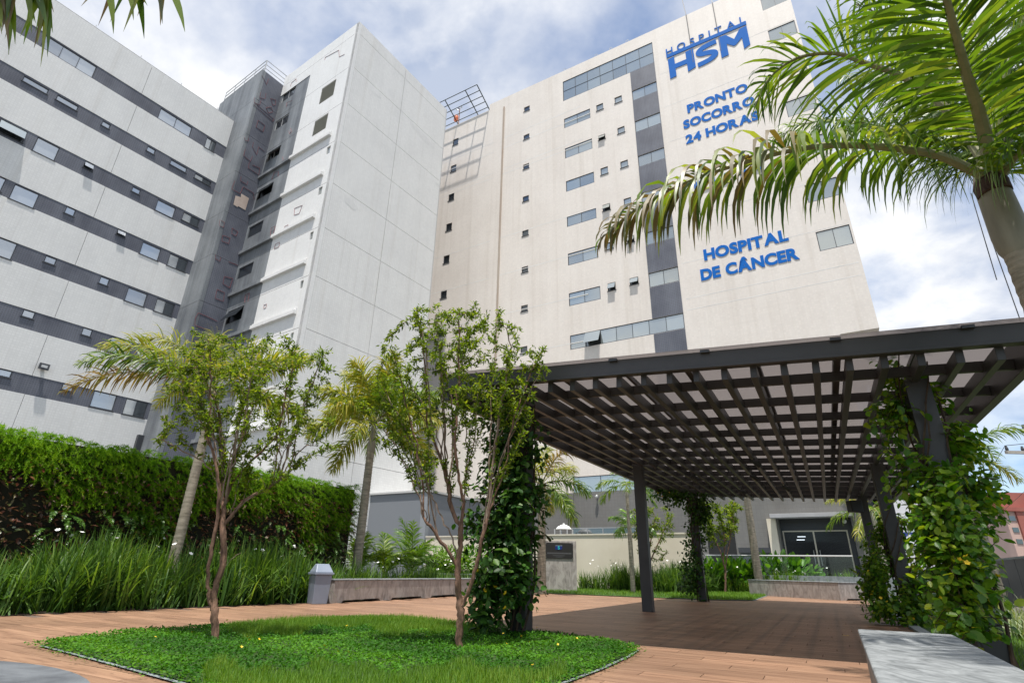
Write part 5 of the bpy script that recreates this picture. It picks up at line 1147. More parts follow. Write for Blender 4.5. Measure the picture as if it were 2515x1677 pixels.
def subdiv(pts, k=6, jit=.012):
    P = [np.array(p, float) for p in pts]; out = []
    for i in range(len(P)-1):
        p0, p1, p2, p3 = P[max(i-1, 0)], P[i], P[i+1], P[min(i+2, len(P)-1)]
        for t_ in np.linspace(0, 1, k+1)[:-1]: out.append(.5*((2*p1)+(-p0+p2)*t_+(2*p0-5*p1+4*p2-p3)*t_*t_+(-p0+3*p1-3*p2+p3)*t_**3) + RNG.normal(0, jit, 3))
    out.append(P[-1]); return out
def small_tree(name, label, base, stem_px, Y, crown, n_attr, leafL, n_leaf, r_tip=.0035, r_max=.06, mat='jab', step=.085, cluster=11, expo=2.35, extra=0, zlo=1., zleaf=1.55):
    """stem_px: list of (list of (x,y,dy)); crown: ellipsoids (x,y,rx,ry,depth) in picture units at distance Y"""
    stems = []
    for i, st in enumerate(stem_px):
        pts = [aty(x, y, Y + dy) for x, y, dy in st]
        if i == 0: pts[0] = np.array([pts[0][0], pts[0][1], 0.0])
        d_ = {'pts': subdiv(pts, 5, .006)}
        if i > 0: d_['on'] = True
        stems.append(d_)
    trunk_nodes = np.concatenate([np.array(d_['pts']) for d_ in stems])
    for k in range(extra):
        x, y, rx, ry, dp = crown[k % len(crown)]; end = aty(x + random.uniform(-.8, .8)*rx, y + random.uniform(-.2, .9)*ry, Y + random.uniform(-.6, .6)*dp)
        lo_ = trunk_nodes[(trunk_nodes[:, 2] > zlo) & (trunk_nodes[:, 2] < end[2]-.35)]
        if len(lo_) == 0: continue
        dd_ = np.linalg.norm((lo_-end)[:, :2], axis=1)*1.2 + np.abs(lo_[:, 2]-(zlo+(end[2]-zlo)*random.uniform(.0, .55))); st0 = lo_[int(np.argmin(dd_))]
        midp = st0*.55+end*.45; midp = midp + np.array([(st0-end)[0]*.12, (st0-end)[1]*.12, .05])
        stems.append({'pts': subdiv([st0, midp, end], 7, .010), 'on': True})
    at_ = []; wts = np.array([c[2]*c[3] for c in crown], float); cnt = (wts/wts.sum()*n_attr).astype(int)
    for (x, y, rx, ry, dp), c in zip(crown, cnt):
        q = rdir(c) * (rn(c)**.42)[:, None]
        for a in q: at_.append(aty(x + a[0]*rx, y + a[1]*ry, Y + a[2]*dp))
    nodes, par = grow_tree(stems, np.array(at_), step, .9, step*1.25)
    n = len(nodes); kids = [[] for _ in range(n)]
    for i, p in enumerate(par):
        if p >= 0: kids[p].append(i)
    rad = np.zeros(n)
    for i in range(n-1, -1, -1):
        pass
    order = list(range(n-1, -1, -1)); acc = np.zeros(n)
    for i in order:
        if not kids[i]: acc[i] = r_tip**expo
        if par[i] >= 0: acc[par[i]] += acc[i]
    rad = np.minimum(acc**(1/expo), r_max)
    th = thing(name, label, 'tree', (nodes[0][0], nodes[0][1], 0))
    mb = MB(); 
    big = MB()
    # chains
    done = np.zeros(n, bool)
    for i in range(n):
        for k_ in kids[i]:
            if done[k_]: continue
            ch = [i, k_]; done[k_] = True
            while kids[ch[-1]]:
                nx = max(kids[ch[-1]], key=lambda q: rad[q])
                if done[nx]: break
                done[nx] = True; ch.append(nx)
            pts = [nodes[c] for c in ch]; rr = [min(rad[ch[0]], rad[ch[1]]*1.35)] + [rad[c]*(1+random.uniform(-.08, .10)) for c in ch[1:]]
            tgt = big if rr[1] > .013 else mb
            tgt.tube(pts, rr, 8 if rr[1] > .013 else 4, cap=False)
    big.build('trunk', M['bark'], th, smooth=True)
    if mb.v: mb.build('twigs', M['barkg'], th, smooth=True)['kind'] = 'stuff'
    tips = np.array([i for i in range(n) if acc[i] < (r_tip**expo)*4.5 and nodes[i][2] > (zleaf if extra else 0) and par[i] >= 0])
    if len(tips) == 0: tips = np.arange(n)
    sel = tips[RNG.integers(0, len(tips), n_leaf)]; Pp = nodes[sel]; dr = unit(nodes[sel] - nodes[par[sel]])
    tt = rn(n_leaf)[:, None]; Pp = Pp - (nodes[sel] - nodes[par[sel]])*tt + RNG.normal(0, leafL*.28, (n_leaf, 3))
    D = unit(dr*.6 + rdir(n_leaf)*.9 + np.array([0, 0, -.22])); Nr = unit(rdir(n_leaf)*.7 + np.array([0, 0, .8]))
    vb = VB(); zr = (Pp[:, 2]-Pp[:, 2].min())/(np.ptp(Pp[:, 2])+1e-6); leaves(vb, Pp, D, Nr, leafL*rn(n_leaf, .45, 1.35), leafL*rn(n_leaf, .25, .46), LEAF4, np.clip(rn(n_leaf)*.9, 0, 1))
    vb.build('crown', M[mat], th, kind='stuff'); return th
T1Y = 6.46
small_tree('small_tree', 'left small multi-stem tree with brown trunk on the planted island', None,
    [[(529, 1575, 0), (526, 1500, 0), (530, 1440, .0), (548, 1380, 0), (550, 1290, .0), (545, 1200, .05), (552, 1100, .1), (560, 1010, .1)],
     [(524, 1500, 0), (512, 1460, -.03), (512, 1400, -.05), (524, 1330, -.05), (538, 1230, -.05), (530, 1140, -.1), (505, 1050, -.15), (490, 960, -.2)],
     [(548, 1300, 0), (556, 1200, .1), (580, 1120, .2), (600, 1040, .25), (610, 960, .3)],
     [(546, 1250, 0), (575, 1180, .1), (630, 1120, .1), (690, 1060, .1), (730, 1000, .1)],
     [(553, 1240, .0), (566, 1150, -.1), (585, 1060, -.2), (600, 970, -.3)],
     [(556, 1390, 0), (578, 1365, .0), (592, 1357, .02)],
     [(549, 1290, 0), (600, 1230, .05), (670, 1190, .1), (760, 1120, .2)]],
    T1Y, [(560, 930, 150, 85, .75), (500, 880, 70, 60, .4), (650, 900, 110, 90, .6), (480, 1000, 100, 80, .5), (700, 1000, 110, 100, .6), (790, 900, 40, 70, .3), (600, 1060, 150, 70, .6), (420, 1060, 45, 60, .2), (800, 1060, 40, 50, .2), (640, 1130, 120, 60, .4), (560, 840, 120, 40, .5), (440, 930, 60, 60, .3), (740, 860, 60, 50, .3)], 800, .060, 12000, r_max=.040, r_tip=.0031, expo=2.3, extra=30, zlo=1.15)
T2Y = 6.1
small_tree('small_tree', 'right small multi-stem tree with pale brown trunk in front of the vine-covered post', None,
    [[(1127, 1600, 0), (1130, 1540, 0), (1131, 1490, 0), (1126, 1440, .0), (1124, 1390, 0), (1130, 1330, 0), (1133, 1280, 0), (1140, 1210, 0), (1148, 1130, .05), (1145, 1050, .05), (1140, 980, .1)],
     [(1135, 1490, 0), (1152, 1450, -.05), (1168, 1390, -.08), (1185, 1320, -.1), (1205, 1250, -.1), (1230, 1180, -.12), (1262, 1115, -.15), (1290, 1060, -.2)],
     [(1130, 1290, 0), (1110, 1250, .05), (1100, 1190, .08), (1080, 1120, .1), (1050, 1050, .12), (1020, 990, .15)],
     [(1140, 1240, 0), (1128, 1180, -.05), (1118, 1100, -.1), (1105, 1020, -.15)],
     [(1147, 1150, .05), (1165, 1080, .1), (1170, 1000, .15), (1178, 930, .2)],
     [(1200, 1260, -.1), (1205, 1190, 0), (1205, 1120, .1), (1240, 1040, .15), (1275, 960, .2)],
     [(1125, 1370, 0), (1105, 1310, .1), (1080, 1260, .15), (1060, 1220, .2), (1030, 1190, .25)],
     [(1122, 1390, 0), (1100, 1350, -.05), (1060, 1300, -.1), (1040, 1270, -.1)]],
    T2Y, [(1110, 850, 110, 80, .6), (1120, 780, 80, 55, .45), (1010, 870, 80, 90, .45), (1210, 860, 95, 85, .5), (1150, 950, 140, 70, .6), (1280, 920, 60, 70, .35), (1000, 980, 70, 70, .35), (1330, 880, 25, 50, .15), (1260, 1010, 70, 50, .35), (930, 930, 25, 40, .15), (1090, 1020, 110, 60, .4), (1030, 760, 12, 40, .1), (900, 985, 35, 30, .15), (1060, 1150, 60, 40, .3), (1060, 800, 70, 60, .4), (1180, 790, 70, 60, .4), (970, 1080, 60, 50, .3)], 800, .058, 13000, r_max=.040, r_tip=.0031, expo=2.3, extra=30, zlo=1.0)
small_tree('small_tree', 'round-crowned small tree on the lawn patch near the entrance', None,
    [[(1781, 1452, 0), (1782, 1405, 0), (1776, 1380, 0), (1768, 1350, 0), (1752, 1318, .1)], [(1782, 1400, 0), (1786, 1360, 0), (1795, 1320, -.1)], [(1776, 1380, 0), (1780, 1340, .1), (1778, 1310, .1)]],
    26.5, [(1762, 1285, 55, 52, 1.0), (1795, 1275, 35, 50, .8), (1740, 1265, 35, 40, .7)], 240, .17, 2600, r_tip=.010, r_max=.16, step=.24)
small_tree('small_tree', 'loose yellow-green shrub tree beside the far left vine post', None,
    [[(1590, 1440, 0), (1592, 1380, 0), (1600, 1320, .2), (1610, 1270, .3)], [(1590, 1400, 0), (1575, 1340, .2), (1565, 1300, .3)], [(1592, 1390, 0), (1618, 1330, 0), (1640, 1280, 0)]],
    25.5, [(1590, 1290, 50, 55, .8), (1630, 1290, 40, 55, .7), (1605, 1350, 50, 45, .6)], 180, .13, 1900, r_tip=.009, r_max=.06, step=.24)
# ------------------------------------------------------------------ palms
def bez(pts, n):
    return np.array(subdiv(pts, max(2, n // (len(pts)-1)), 0.))
def frond_geo(R, n_leaf, LL, WW, droop, fan=1.05, plum=.35, t0=.14, dry=None, sag=None):
    """leaflet arrays for a rachis polyline R: returns P,D,L,W,G,side,t"""
    seg = np.linalg.norm(np.diff(R, axis=0), axis=1); cum = np.concatenate([[0], np.cumsum(seg)]); tot = cum[-1]
    t = np.linspace(t0, .995, n_leaf) ; t = np.repeat(t, 2); sd = np.tile([-1., 1.], n_leaf); t = np.clip(t + RNG.normal(0, .004, len(t)), t0, 1)
    P = np.stack([np.interp(t*tot, cum, R[:, c]) for c in range(3)], 1); T_ = unit(np.stack([np.interp(np.clip(t+.02, 0, 1)*tot, cum, R[:, c]) - np.interp(np.clip(t-.02, 0, 1)*tot, cum, R[:, c]) for c in range(3)], 1))
    up = np.array([0, 0, 1.])[None] + T_*0; side = unit(np.cross(T_, up)); nrm = np.cross(side, T_)
    prof = np.sin(np.clip((t-t0)/(1-t0)*.86+.14, 0, 1)*math.pi)**.55; prof = np.maximum(prof, .25)
    m = len(t); ang = fan*(1-.55*t) + RNG.normal(0, .10, m)
    D = T_*np.cos(ang)[:, None] + (side*sd[:, None])*np.sin(ang)[:, None] + nrm*(RNG.normal(.10, plum, m))[:, None]
    return P, unit(D), LL*prof*rn(m, .8, 1.12), WW*prof**.5*rn(m, .8, 1.15), droop*rn(m, .6, 1.4), unit(T_ + nrm*RNG.normal(0, .35, m)[:, None]), t
PROF = [.45, .9, 1, .8, .45, .04]
def palm_trunk(th, pts, r0, r1, rings, mat, name='trunk', ring_amp=.05, k=14):
    P = np.array(pts, float); n = rings*2; R = []; rr = []
    for i in range(n+1):
        t_ = i/n; q = t_*(len(P)-1); a = int(min(q, len(P)-2)); f_ = q-a; R.append(P[a]*(1-f_)+P[a+1]*f_); rr.append((r0+(r1-r0)*t_)*(1+(ring_amp if i % 2 else -ring_amp*.4)))
    mb = MB(); mb.tube(R, rr, k); return mb.build(name, M[mat], th, smooth=True)
def palm(name, label, x, y, crown_z, r, frond_len, n_fr, leafL, leafW, n_leaf, mats, elev=(1.2, -.15), shaft=.6, droop=1.1, plum=.35, az0=0., fr_spec=None, lean=(0, 0), group=None):
    top = np.array([x+lean[0], y+lean[1], crown_z])
    th = thing(name, label, 'palm tree', (x, y, 0), group=group)
    bz = crown_z - shaft
    palm_trunk(th, [(x, y, 0), (x+lean[0]*.5, y+lean[1]*.5, bz*.5), (x+lean[0]*.95, y+lean[1]*.95, bz)], r*1.12, r*.92, max(6, int(bz/.09)), 'ptrunk')
    mb = MB(); mb.tube([(top[0]-lean[0]*.05, top[1]-lean[1]*.05, bz-.02), (*top[:2], bz+.06), (*top[:2], bz+shaft*.5), (*top[:2], crown_z)], [r*.95, r*1.12, r*.85, r*.45], 12); mb.build('crownshaft', M['pshaft'], th, smooth=True)
    for i in range(n_fr):
        if fr_spec and i < len(fr_spec): a, e0, ln, mat = fr_spec[i]
        else: a = az0 + i*2.4 + random.uniform(-.25, .25); e0 = elev[0] + (elev[1]-elev[0])*(i/(max(n_fr-1, 1)))+random.uniform(-.12, .12); ln = frond_len*random.uniform(.85, 1.1); mat = random.choice(mats)
        h = np.array([math.sin(a), math.cos(a), 0]); d = h*math.cos(e0)+np.array([0, 0, math.sin(e0)]); p = top.copy(); R = [p.copy()]; k = 12
        for j in range(k): p = p + d*ln/k; d = unit(d + np.array([0, 0, -droop*(.6+.9*j/k)/k])); R.append(p.copy())
        R = np.array(R); mb = MB(); mb.tube(R, np.linspace(r*.22, r*.03, len(R)), 5); fo = mb.build('frond', M['rachis'], th, smooth=True)
        vb = VB(); P, D, Ls, Ws, G, S_, t_ = frond_geo(R, n_leaf, leafL, leafW, 1.1, plum=plum, t0=.2)
        strips(vb, P, D, Ls, Ws, G, 4, [.5, 1, .9, .6, .05], np.clip(rn(len(P)), 0, 1), side=S_)
        vb.build('leaflets', M[mat], fo, off=OFF[th.name], kind='stuff')
    return th
# near palm on the right, crown filling the upper right corner
ND = 3.5
nc = atd(2432, 452, ND); nx, ny = nc[0], nc[1]
npalm = thing('near_palm', 'large palm close to the camera whose fronds fill the upper right corner', 'palm tree', (nx, ny, 0))
zb = atd(2510, 665, ND)[2]
palm_trunk(npalm, [(nx, ny, 0), (nx, ny, zb)], .095, .07, 36, 'ptrunk', ring_amp=.04, k=20)
mb = MB(); mb.tube([(nx, ny, zb-.03), (nx, ny, zb+.02), (nx, ny, zb+.12), (nx, ny, zb+.35), (nx, ny, nc[2]+.02), (nx, ny, nc[2]+.14)], [.068, .088, .096, .09, .084, .052], 24); mb.build('crownshaft', M['pshaft'], npalm, smooth=True)
mb = MB(); mb.tube([(nx-.015, ny-.02, nc[2]-.10), (nx-.01, ny-.01, nc[2]-.02), (nx, ny, nc[2]+.06)], [.088, .092, .066], 20); mb.build('fibre_collar', noisy('dark_fibre', (.035, .02, .018), (.10, .06, .045), scale=(1, 1, .2), sc=30, rough=.9, bump=.5), npalm, smooth=True)
def near_frond(ctrl, n_leaf, LL, WW, single, mat_o, mat_m, droop=1.6, fan=1.15, plum=.45, r0=.035, t0=.10):
    R = bez([atd(x, y, ND+d) for x, y, d in ctrl], 40)
    mb = MB(); mb.tube(R, np.linspace(r0, .005, len(R))*np.linspace(1, .8, len(R)), 8); fo = mb.build('frond', M['rachis'], npalm, smooth=True)
    P, D, Ls, Ws, G, S_, t_ = frond_geo(R, n_leaf, LL, WW, droop, fan, plum, t0)
    off = OFF[npalm.name]
    if not single:
        vb = VB(); strips(vb, P, D, Ls, Ws, G, 5, PROF, rn(len(P)), side=S_); vb.build('leaflets', M[mat_m], fo, off=off, kind='stuff')
    else:
        for i in range(len(P)):
            vb = VB(); strips(vb, P[i:i+1], D[i:i+1], Ls[i:i+1], Ws[i:i+1], G[i:i+1], 5, PROF, [0.5], side=S_[i:i+1])
            me = vb.mesh('leaflet', P[i]); pool = mat_o if not isinstance(mat_o, tuple) else (mat_o[1] if RNG.random() < max(0., t_[i]-.42)*1.6 else mat_o[0])
            o = obj('leaflet', me, M[pool], fo); o.location = P[i]-off
    return fo
near_frond([(2436, 445, 0), (2380, 415, -.02), (2282, 376, -.05), (2104, 357, -.1), (1971, 364, -.12), (1818, 402, -.1), (1675, 452, -.05), (1560, 515, .0), (1478, 585, .05)], 100, .60, .028, True, ('palmo', 'palmd'), None, droop=2.6, fan=1.25, plum=.30, t0=.16)
near_frond([(2436, 430, .0), (2380, 340, .25), (2300, 245, .45), (2211, 186, .6), (2121, 154, .7), (2054, 132, .75), (1979, 137, .8), (1925, 161, .85), (1880, 205, .85), (1855, 262, .85)], 64, .68, .027, True, 'palmo', None, droop=.8, fan=1.3, plum=.35, t0=.22)
near_frond([(2440, 430, 0), (2407, 286, -.15), (2371, 171, -.3), (2325, 0, -.5), (2280, -180, -.7), (2200, -400, -.9)], 121, .72, .026, False, None, 'palm', droop=.8, fan=1.2, plum=.25, r0=.045, t0=.10)
near_frond([(2442, 435, .05), (2440, 300, .5), (2420, 160, .9), (2380, 30, 1.2), (2330, -90, 1.5)], 108, .68, .025, False, None, 'palm', droop=1.2, fan=1.2, plum=.35, t0=.12)
near_frond([(2445, 440, .05), (2480, 330, .3), (2530, 230, .6), (2600, 160, .9), (2700, 130, 1.1)], 81, .62, .024, False, None, 'palm', droop=1.5, fan=1.2, plum=.35, t0=.12)
near_frond([(2440, 440, .1), (2380, 330, .9), (2300, 220, 1.6), (2210, 130, 2.1), (2130, 80, 2.5), (2050, 60, 2.8)], 121, .74, .027, False, None, 'palm', droop=1.6, fan=1.25, plum=.4, t0=.12)
near_frond([(2445, 445, .1), (2350, 400, .7), (2230, 340, 1.2), (2100, 300, 1.6), (2000, 300, 1.9), (1900, 340, 2.1)], 108, .70, .026, False, None, 'palm', droop=2.0, fan=1.25, plum=.4, t0=.14)
near_frond([(2450, 445, 0), (2490, 390, -.2), (2540, 350, -.4), (2640, 340, -.6)], 60, .6, .025, False, None, 'palm', droop=2.0, fan=1.2, plum=.35)
near_frond([(2445, 430, .0), (2450, 300, .1), (2480, 150, .2), (2530, 0, .3), (2600, -150, .4)], 108, .66, .025, False, None, 'palm', droop=1.0, fan=1.2, plum=.4)
near_frond([(2442, 432, .1), (2420, 320, .4), (2360, 210, .8), (2280, 120, 1.1), (2190, 50, 1.4), (2100, 10, 1.6)], 121, .70, .025, False, None, 'palm', droop=1.2, fan=1.2, plum=.45, t0=.12)
near_frond([(2445, 440, .1), (2470, 320, .6), (2500, 200, 1.0), (2540, 100, 1.3), (2560, 20, 1.6)], 121, .70, .025, False, None, 'palm', droop=1.4, fan=1.2, plum=.5, t0=.12)
near_frond([(2440, 440, .15), (2340, 330, 1.4), (2250, 240, 2.2), (2160, 190, 2.8), (2060, 190, 3.2)], 121, .74, .026, False, None, 'palm', droop=1.8, fan=1.25, plum=.5, t0=.12)
# second palm behind the camera on the left; only the leaflet tips hang into view
op_ = thing('overhanging_palm', 'palm behind the camera whose leaflet tips hang into the top left corner', 'palm tree', (-2.6, -.9, 0))
palm_trunk(op_, [(-2.6, -.9, 0), (-2.6, -.9, 3.1)], .11, .09, 30, 'ptrunk')
off = OFF[op_.name]
rt_ = random.Random(5)
tipsA = [(rt_.uniform(-25, 120), rt_.uniform(-70, -15), 2.6, rt_.uniform(120, 215)) for k in range(34)]
tipsB = [(x_, rt_.uniform(-60, -25), 2.7, rt_.uniform(95, 185)) for x_ in (250, 268, 285, 300, 318, 330, 340, 352, 365, 380, 392, 425)]
for tips in (tipsA, tipsB):
    cxm = np.mean([t_[0] for t_ in tips]); A = np.array([-2.6, -.9, 3.1]); Bp = atd(cxm-60, -330, 2.2); Cp = atd(cxm, -60, 2.65)
    R = bez([A, A*.5+Bp*.5+[0, 0, .5], Bp+[0, 0, .25], Cp], 24); mb = MB(); mb.tube(R, np.linspace(.035, .006, len(R)), 7); fo = mb.build('frond', M['rachis'], op_, smooth=True)
    P, D, Ls, Ws, G, S_, t_ = frond_geo(R, 46, .36, .028, 1.2, fan=1.1, plum=.3, t0=.12); kk = t_ < .70; vb = VB(); strips(vb, P[kk], D[kk], Ls[kk], Ws[kk], G[kk], 5, PROF, rn(int(kk.sum())), side=S_[kk]); vb.build('leaflets', M['palm'], fo, off=off, kind='stuff')
    for x_, y_, d_, ln in tips:
        P0 = atd(x_+random.uniform(-8, 8), y_, d_); P1 = atd(x_+random.uniform(-75, 75), y_+ln*random.uniform(.6, 1.05), d_+random.uniform(-.1, .1)); D = unit((P1-P0)[None]+RNG.normal(0, .02, (1, 3))); Ln_ = np.array([np.linalg.norm(P1-P0)*1.25])
        P0 = P0 - D[0]*.12
        vb = VB(); strips(vb, P0[None], D, Ln_, np.array([.036]), np.array([.25]), 5, [.7, 1, 1, .8, .4, .03], [.5], side=rdir(1)*.3+RGT[None]); o = obj('leaflet', vb.mesh('leaflet', P0), M['palmd' if random.random() < .3 else 'palmo'], fo); o.location = P0-off
# palms of the garden
q = FL.onX(470, 1200, -12.5); pA = FL.w(q); zA = FL.onX(508, 960, -12.5)[2]
palm('foxtail_palm', 'leaning ringed palm with a brown drooping frond behind the left small tree', pA[0], pA[1], zA, .098, 2.6, 12, .62, .034, 80, ['palmy', 'palmy', 'palm'], elev=(1.3, .3), shaft=.9, droop=1.3, plum=.75, fr_spec=[(-1.75, .42, 3.3, 'palmb'), (-1.45, .95, 2.9, 'palmy'), (-1.9, .75, 2.8, 'palmy'), (1.3, .9, 2.4, 'palmy'), (.3, 1.2, 2.2, 'palmy'), (-.8, 1.2, 2.4, 'palmy')])
pB = aty(893, 1250, 17.3); zB_p = aty(907, 1040, 17.3)[2]
palm('foxtail_palm', 'bushy foxtail palm standing behind the long bench between the two small trees', pB[0], pB[1], zB_p, .125, 2.5, 20, .78, .044, 90, ['palmy', 'palmy', 'palm'], elev=(1.4, -.1), shaft=.9, droop=1.5, plum=.8)
pC = aty(1330, 1240, 21.); palm('foxtail_palm', 'foxtail palm half hidden behind the vine-covered post', pC[0], pC[1], aty(1325, 1190, 21.)[2], .15, 2.3, 12, .65, .040, 64, ['palm', 'palmy', 'palmb'], elev=(1.2, -.3), shaft=.7, droop=1.5, plum=.55)
pD = aty(1545, 1300, 24.); palm('slender_palm', 'slender young palm in front of the long window left of the far post', pD[0], pD[1], aty(1541, 1190, 24.)[2], .07, 1.5, 7, .6, .04, 30, ['areca', 'palm'], elev=(.9, -.1), shaft=.5, droop=1.5, plum=.2)
pE = aty(1850, 1330, 27.5); palm('tall_palm', 'tall palm with a pale smooth trunk left of the entrance', pE[0], pE[1], aty(1815, 1120, 27.5)[2], .17, 2.6, 9, .7, .045, 40, ['palm', 'palmy'], elev=(1.2, -.2), shaft=1.0, droop=1.4)
pF = aty(2155, 1330, 29.); palm('foxtail_palm', 'palm seen between the right-hand pergola posts', pF[0], pF[1], aty(2148, 1255, 29.)[2], .2, 2.4, 9, .7, .05, 40, ['palmy', 'palm'], elev=(1.0, -.5), shaft=.8, droop=1.4)
pG = aty(2390, 1250, 13.5); palm('foxtail_palm', 'palm behind the large right-hand vine with leaf tips against the blue sky', pG[0], pG[1], aty(2370, 1130, 13.5)[2], .12, 1.5, 9, .5, .028, 40, ['palm', 'palmy'], elev=(1.0, -.2), shaft=.6, droop=1.4, plum=.5)
pH = aty(1555, 1400, 25.5); palm('slender_palm', 'short bright palm just left of the far pergola post', pH[0], pH[1], aty(1543, 1295, 25.5)[2], .05, 1.2, 8, .55, .045, 26, ['areca'], elev=(1.1, .0), shaft=.3, droop=1.3, plum=.2)
def areca(label, x, y, Y, n, ln, h0, mat='areca'):
    b0 = aty(x, y, Y); th = thing('areca_palm', label, 'palm', (b0[0], b0[1], 0), group='areca palms behind the bench')
    for i in range(n):
        a = i*2.4+random.uniform(-.3, .3); e0 = random.uniform(.75, 1.4); top = np.array([b0[0], b0[1], h0*random.uniform(.5, 1.)])
        p = np.array([b0[0]+random.uniform(-.15, .15), b0[1]+random.uniform(-.15, .15), 0]); mb = MB(); d = np.array([math.sin(a)*math.cos(e0), math.cos(a)*math.cos(e0), math.sin(e0)])
        R = [p, top]; l_ = ln*random.uniform(.75, 1.1); q = top.copy()
        for j in range(10): q = q+d*l_/10; d = unit(d+np.array([0, 0, -.13])); R.append(q.copy())
        mb.tube(R, np.linspace(.022, .004, len(R)), 5); fo = mb.build('frond', M['areca_stem'], th, smooth=True)
        vb = VB(); P, D, Ls, Ws, G, S_, t_ = frond_geo(np.array(R[1:]), 30, .52, .042, .8, fan=.95, plum=.15, t0=.08); strips(vb, P, D, Ls, Ws, G, 4, [.5, 1, .9, .6, .05], rn(len(P))*.8+random.random()*.2, side=S_); vb.build('leaflets', M[mat], fo, off=OFF[th.name], kind='stuff')
M['areca_stem'] = simple('areca_stem', (.16, .20, .05), .5)
areca('bright areca palm with one tall upright frond against the grey annex', 1010, 1390, 21.5, 12, 1.7, .9)
areca('darker areca palm left of the brightest one behind the bench', 945, 1390, 20.5, 10, 1.5, .8, 'palm')
areca('low areca palm beside the ringed trunk of the foxtail palm', 875, 1390, 20.5, 9, 1.3, .7, 'palm')
areca('areca palm next to the second small tree below the red pipe', 1075, 1395, 22., 9, 1.1, .6)
# shrubs
def shrub(name, label, c, rad, n, L_, mat, W_=.4, T=LEAF8, droop=-.1, cat='shrub', stems=7):
    th = thing(name, label, cat, (c[0], c[1], 0)); mb = MB()
    for i in range(stems):
        a = rdir(1)[0]; mb.tube([(c[0], c[1], 0), (c[0]+a[0]*rad[0]*.4, c[1]+a[1]*rad[1]*.4, c[2]*.7), (c[0]+a[0]*rad[0]*.8, c[1]+a[1]*rad[1]*.8, c[2]+a[2]*rad[2]*.6)], [.015, .01, .004], 4)
    mb.build('stems', M['stem'], th)
    q = rdir(n)*(rn(n)**.33)[:, None]; P = np.array(c)+q*np.array(rad); P[:, 2] = np.maximum(P[:, 2], .05); D = unit(q+rdir(n)*.6+np.array([0, 0, droop])); vb = VB()
    leaves(vb, P, D, unit(rdir(n)*.5+np.array([0, 0, 1.])+q*.4), L_*rn(n, .7, 1.2), L_*W_*rn(n, .8, 1.2), T, rn(n)); vb.build('foliage', M[mat], th, kind='stuff'); return th
c = aty(1100, 1375, 22.5); shrub('shrub', 'red-flowered leafy shrub at the foot of the cream wall', (c[0], c[1], .75), (.9, .6, .75), 520, .30, 'areca', .22)
for k in range(8): pass
c = aty(1160, 1375, 23.5); shrub('shrub', 'bright green shrub behind the second small tree', (c[0], c[1], .8), (.8, .6, .8), 520, .24, 'bright', .35)
for i, (x, s_, lab) in enumerate(((1745, .9, 'left of the pale palm trunk'), (1800, 1., 'just left of the pale palm trunk'), (1905, 1.25, 'tallest, right of the pale palm trunk'), (1965, 1.1, 'in front of the glass doors'), (1850, .8, 'at the foot of the pale palm trunk'))):
    c = aty(x, 1420, 28.3); shrub('broad_leaf_plant', 'bright broad-leaved plant below the balustrade, ' + lab, (c[0], c[1], .55*s_+.2), (.95*s_, .45, .55*s_), 130, .50, 'bright', .42, droop=.5, cat='plant')

# ------------------------------------------------------------------ living green wall on the left
GWX = -14.0; gy0, gy1 = -7., FL.onX(872, 1200, GWX)[1]; gzt = FL.onX(200, 1085, GWX)[2]
gwl = thing('green_wall', 'living green wall of ferns and dark red foliage below the striped block', 'green wall', (GWX, gy1, 0), FL)
off = OFF[gwl.name]
mb = MB(); mb.box(GWX-.35, GWX, gy0, gy1, 0, gzt-.08); mb.build('wall', noisy('growing_felt', (.012, .012, .008), (.035, .032, .018), sc=5., rough=.95), gwl)
def local(P): return np.stack([P @ FL.x, P @ FL.y, P[:, 2]], 1)
# patchwork: asparagus fern cascades from the top, red foliage in the middle, sword ferns low down
def plumes(n, ys, zs, outl, ln, mat, name, tmpl_k=22, needle=.045, wid=.010, rise=.55, hang=1.9):
    base = np.stack([np.full(n, GWX+.02), ys, zs], 1); a = rn(n, -1.1, 1.1); D = unit(np.stack([np.cos(a)*outl, np.sin(a)*.7, rn(n, .1, 1.)*rise], 1)); p = base.copy(); d = D.copy(); vb = VB(); k = tmpl_k; Ln = ln*rn(n, .6, 1.2); cl = rn(n)
    for j in range(k):
        p = p + d*(Ln/k)[:, None]; d = unit(d+np.array([0, 0, -hang/k])); t_ = j/k
        for s_ in (0, 1, 2):
            dd = unit(d*.5+rdir(n)*1.0); nl = needle*(1.15-.7*t_)*rn(n, .7, 1.3)
            leaves(vb, p, dd, rdir(n), nl*1.6, nl*wid/.010*.3, (np.array([[-.5, 0, 0], [.5, 0, 0], [0, 1, 0]]), np.array([[0, 1, 2]])), np.clip(cl*.5+.35*t_+rn(n)*.2, 0, 1))
    return vb
ymax = gy1
n = 5000; ys = rn(n, gy0+.1, ymax); fr = .5+.5*np.sin(ys*1.3)+.35*np.sin(ys*3.1+1); zs = gzt - rn(n)**1.1*np.clip(.95+.85*fr, .65, 2.3)
plumes(n, ys, zs, 1.2, .50, 'aspar', 'a', tmpl_k=17, needle=.048, rise=.8, hang=1.5).build('asparagus_fern', M['aspar'], gwl, kind='stuff')
n = 9000; ys = rn(n, gy0, ymax); zs = rn(n, .4, gzt-.5); P = np.stack([GWX+rn(n, .02, .36), ys, zs], 1); D = unit(np.stack([rn(n, .3, 1), rn(n, -.9, .9), rn(n, -.9, .4)], 1)); vb = VB(); leaves(vb, P, D, unit(np.stack([rn(n, .2, .8), rn(n, -.4, .4), np.ones(n)], 1)), rn(n, .08, .17), rn(n, .035, .07), LEAF4, rn(n)); vb.build('red_foliage', M['redleaf'], gwl, kind='stuff')
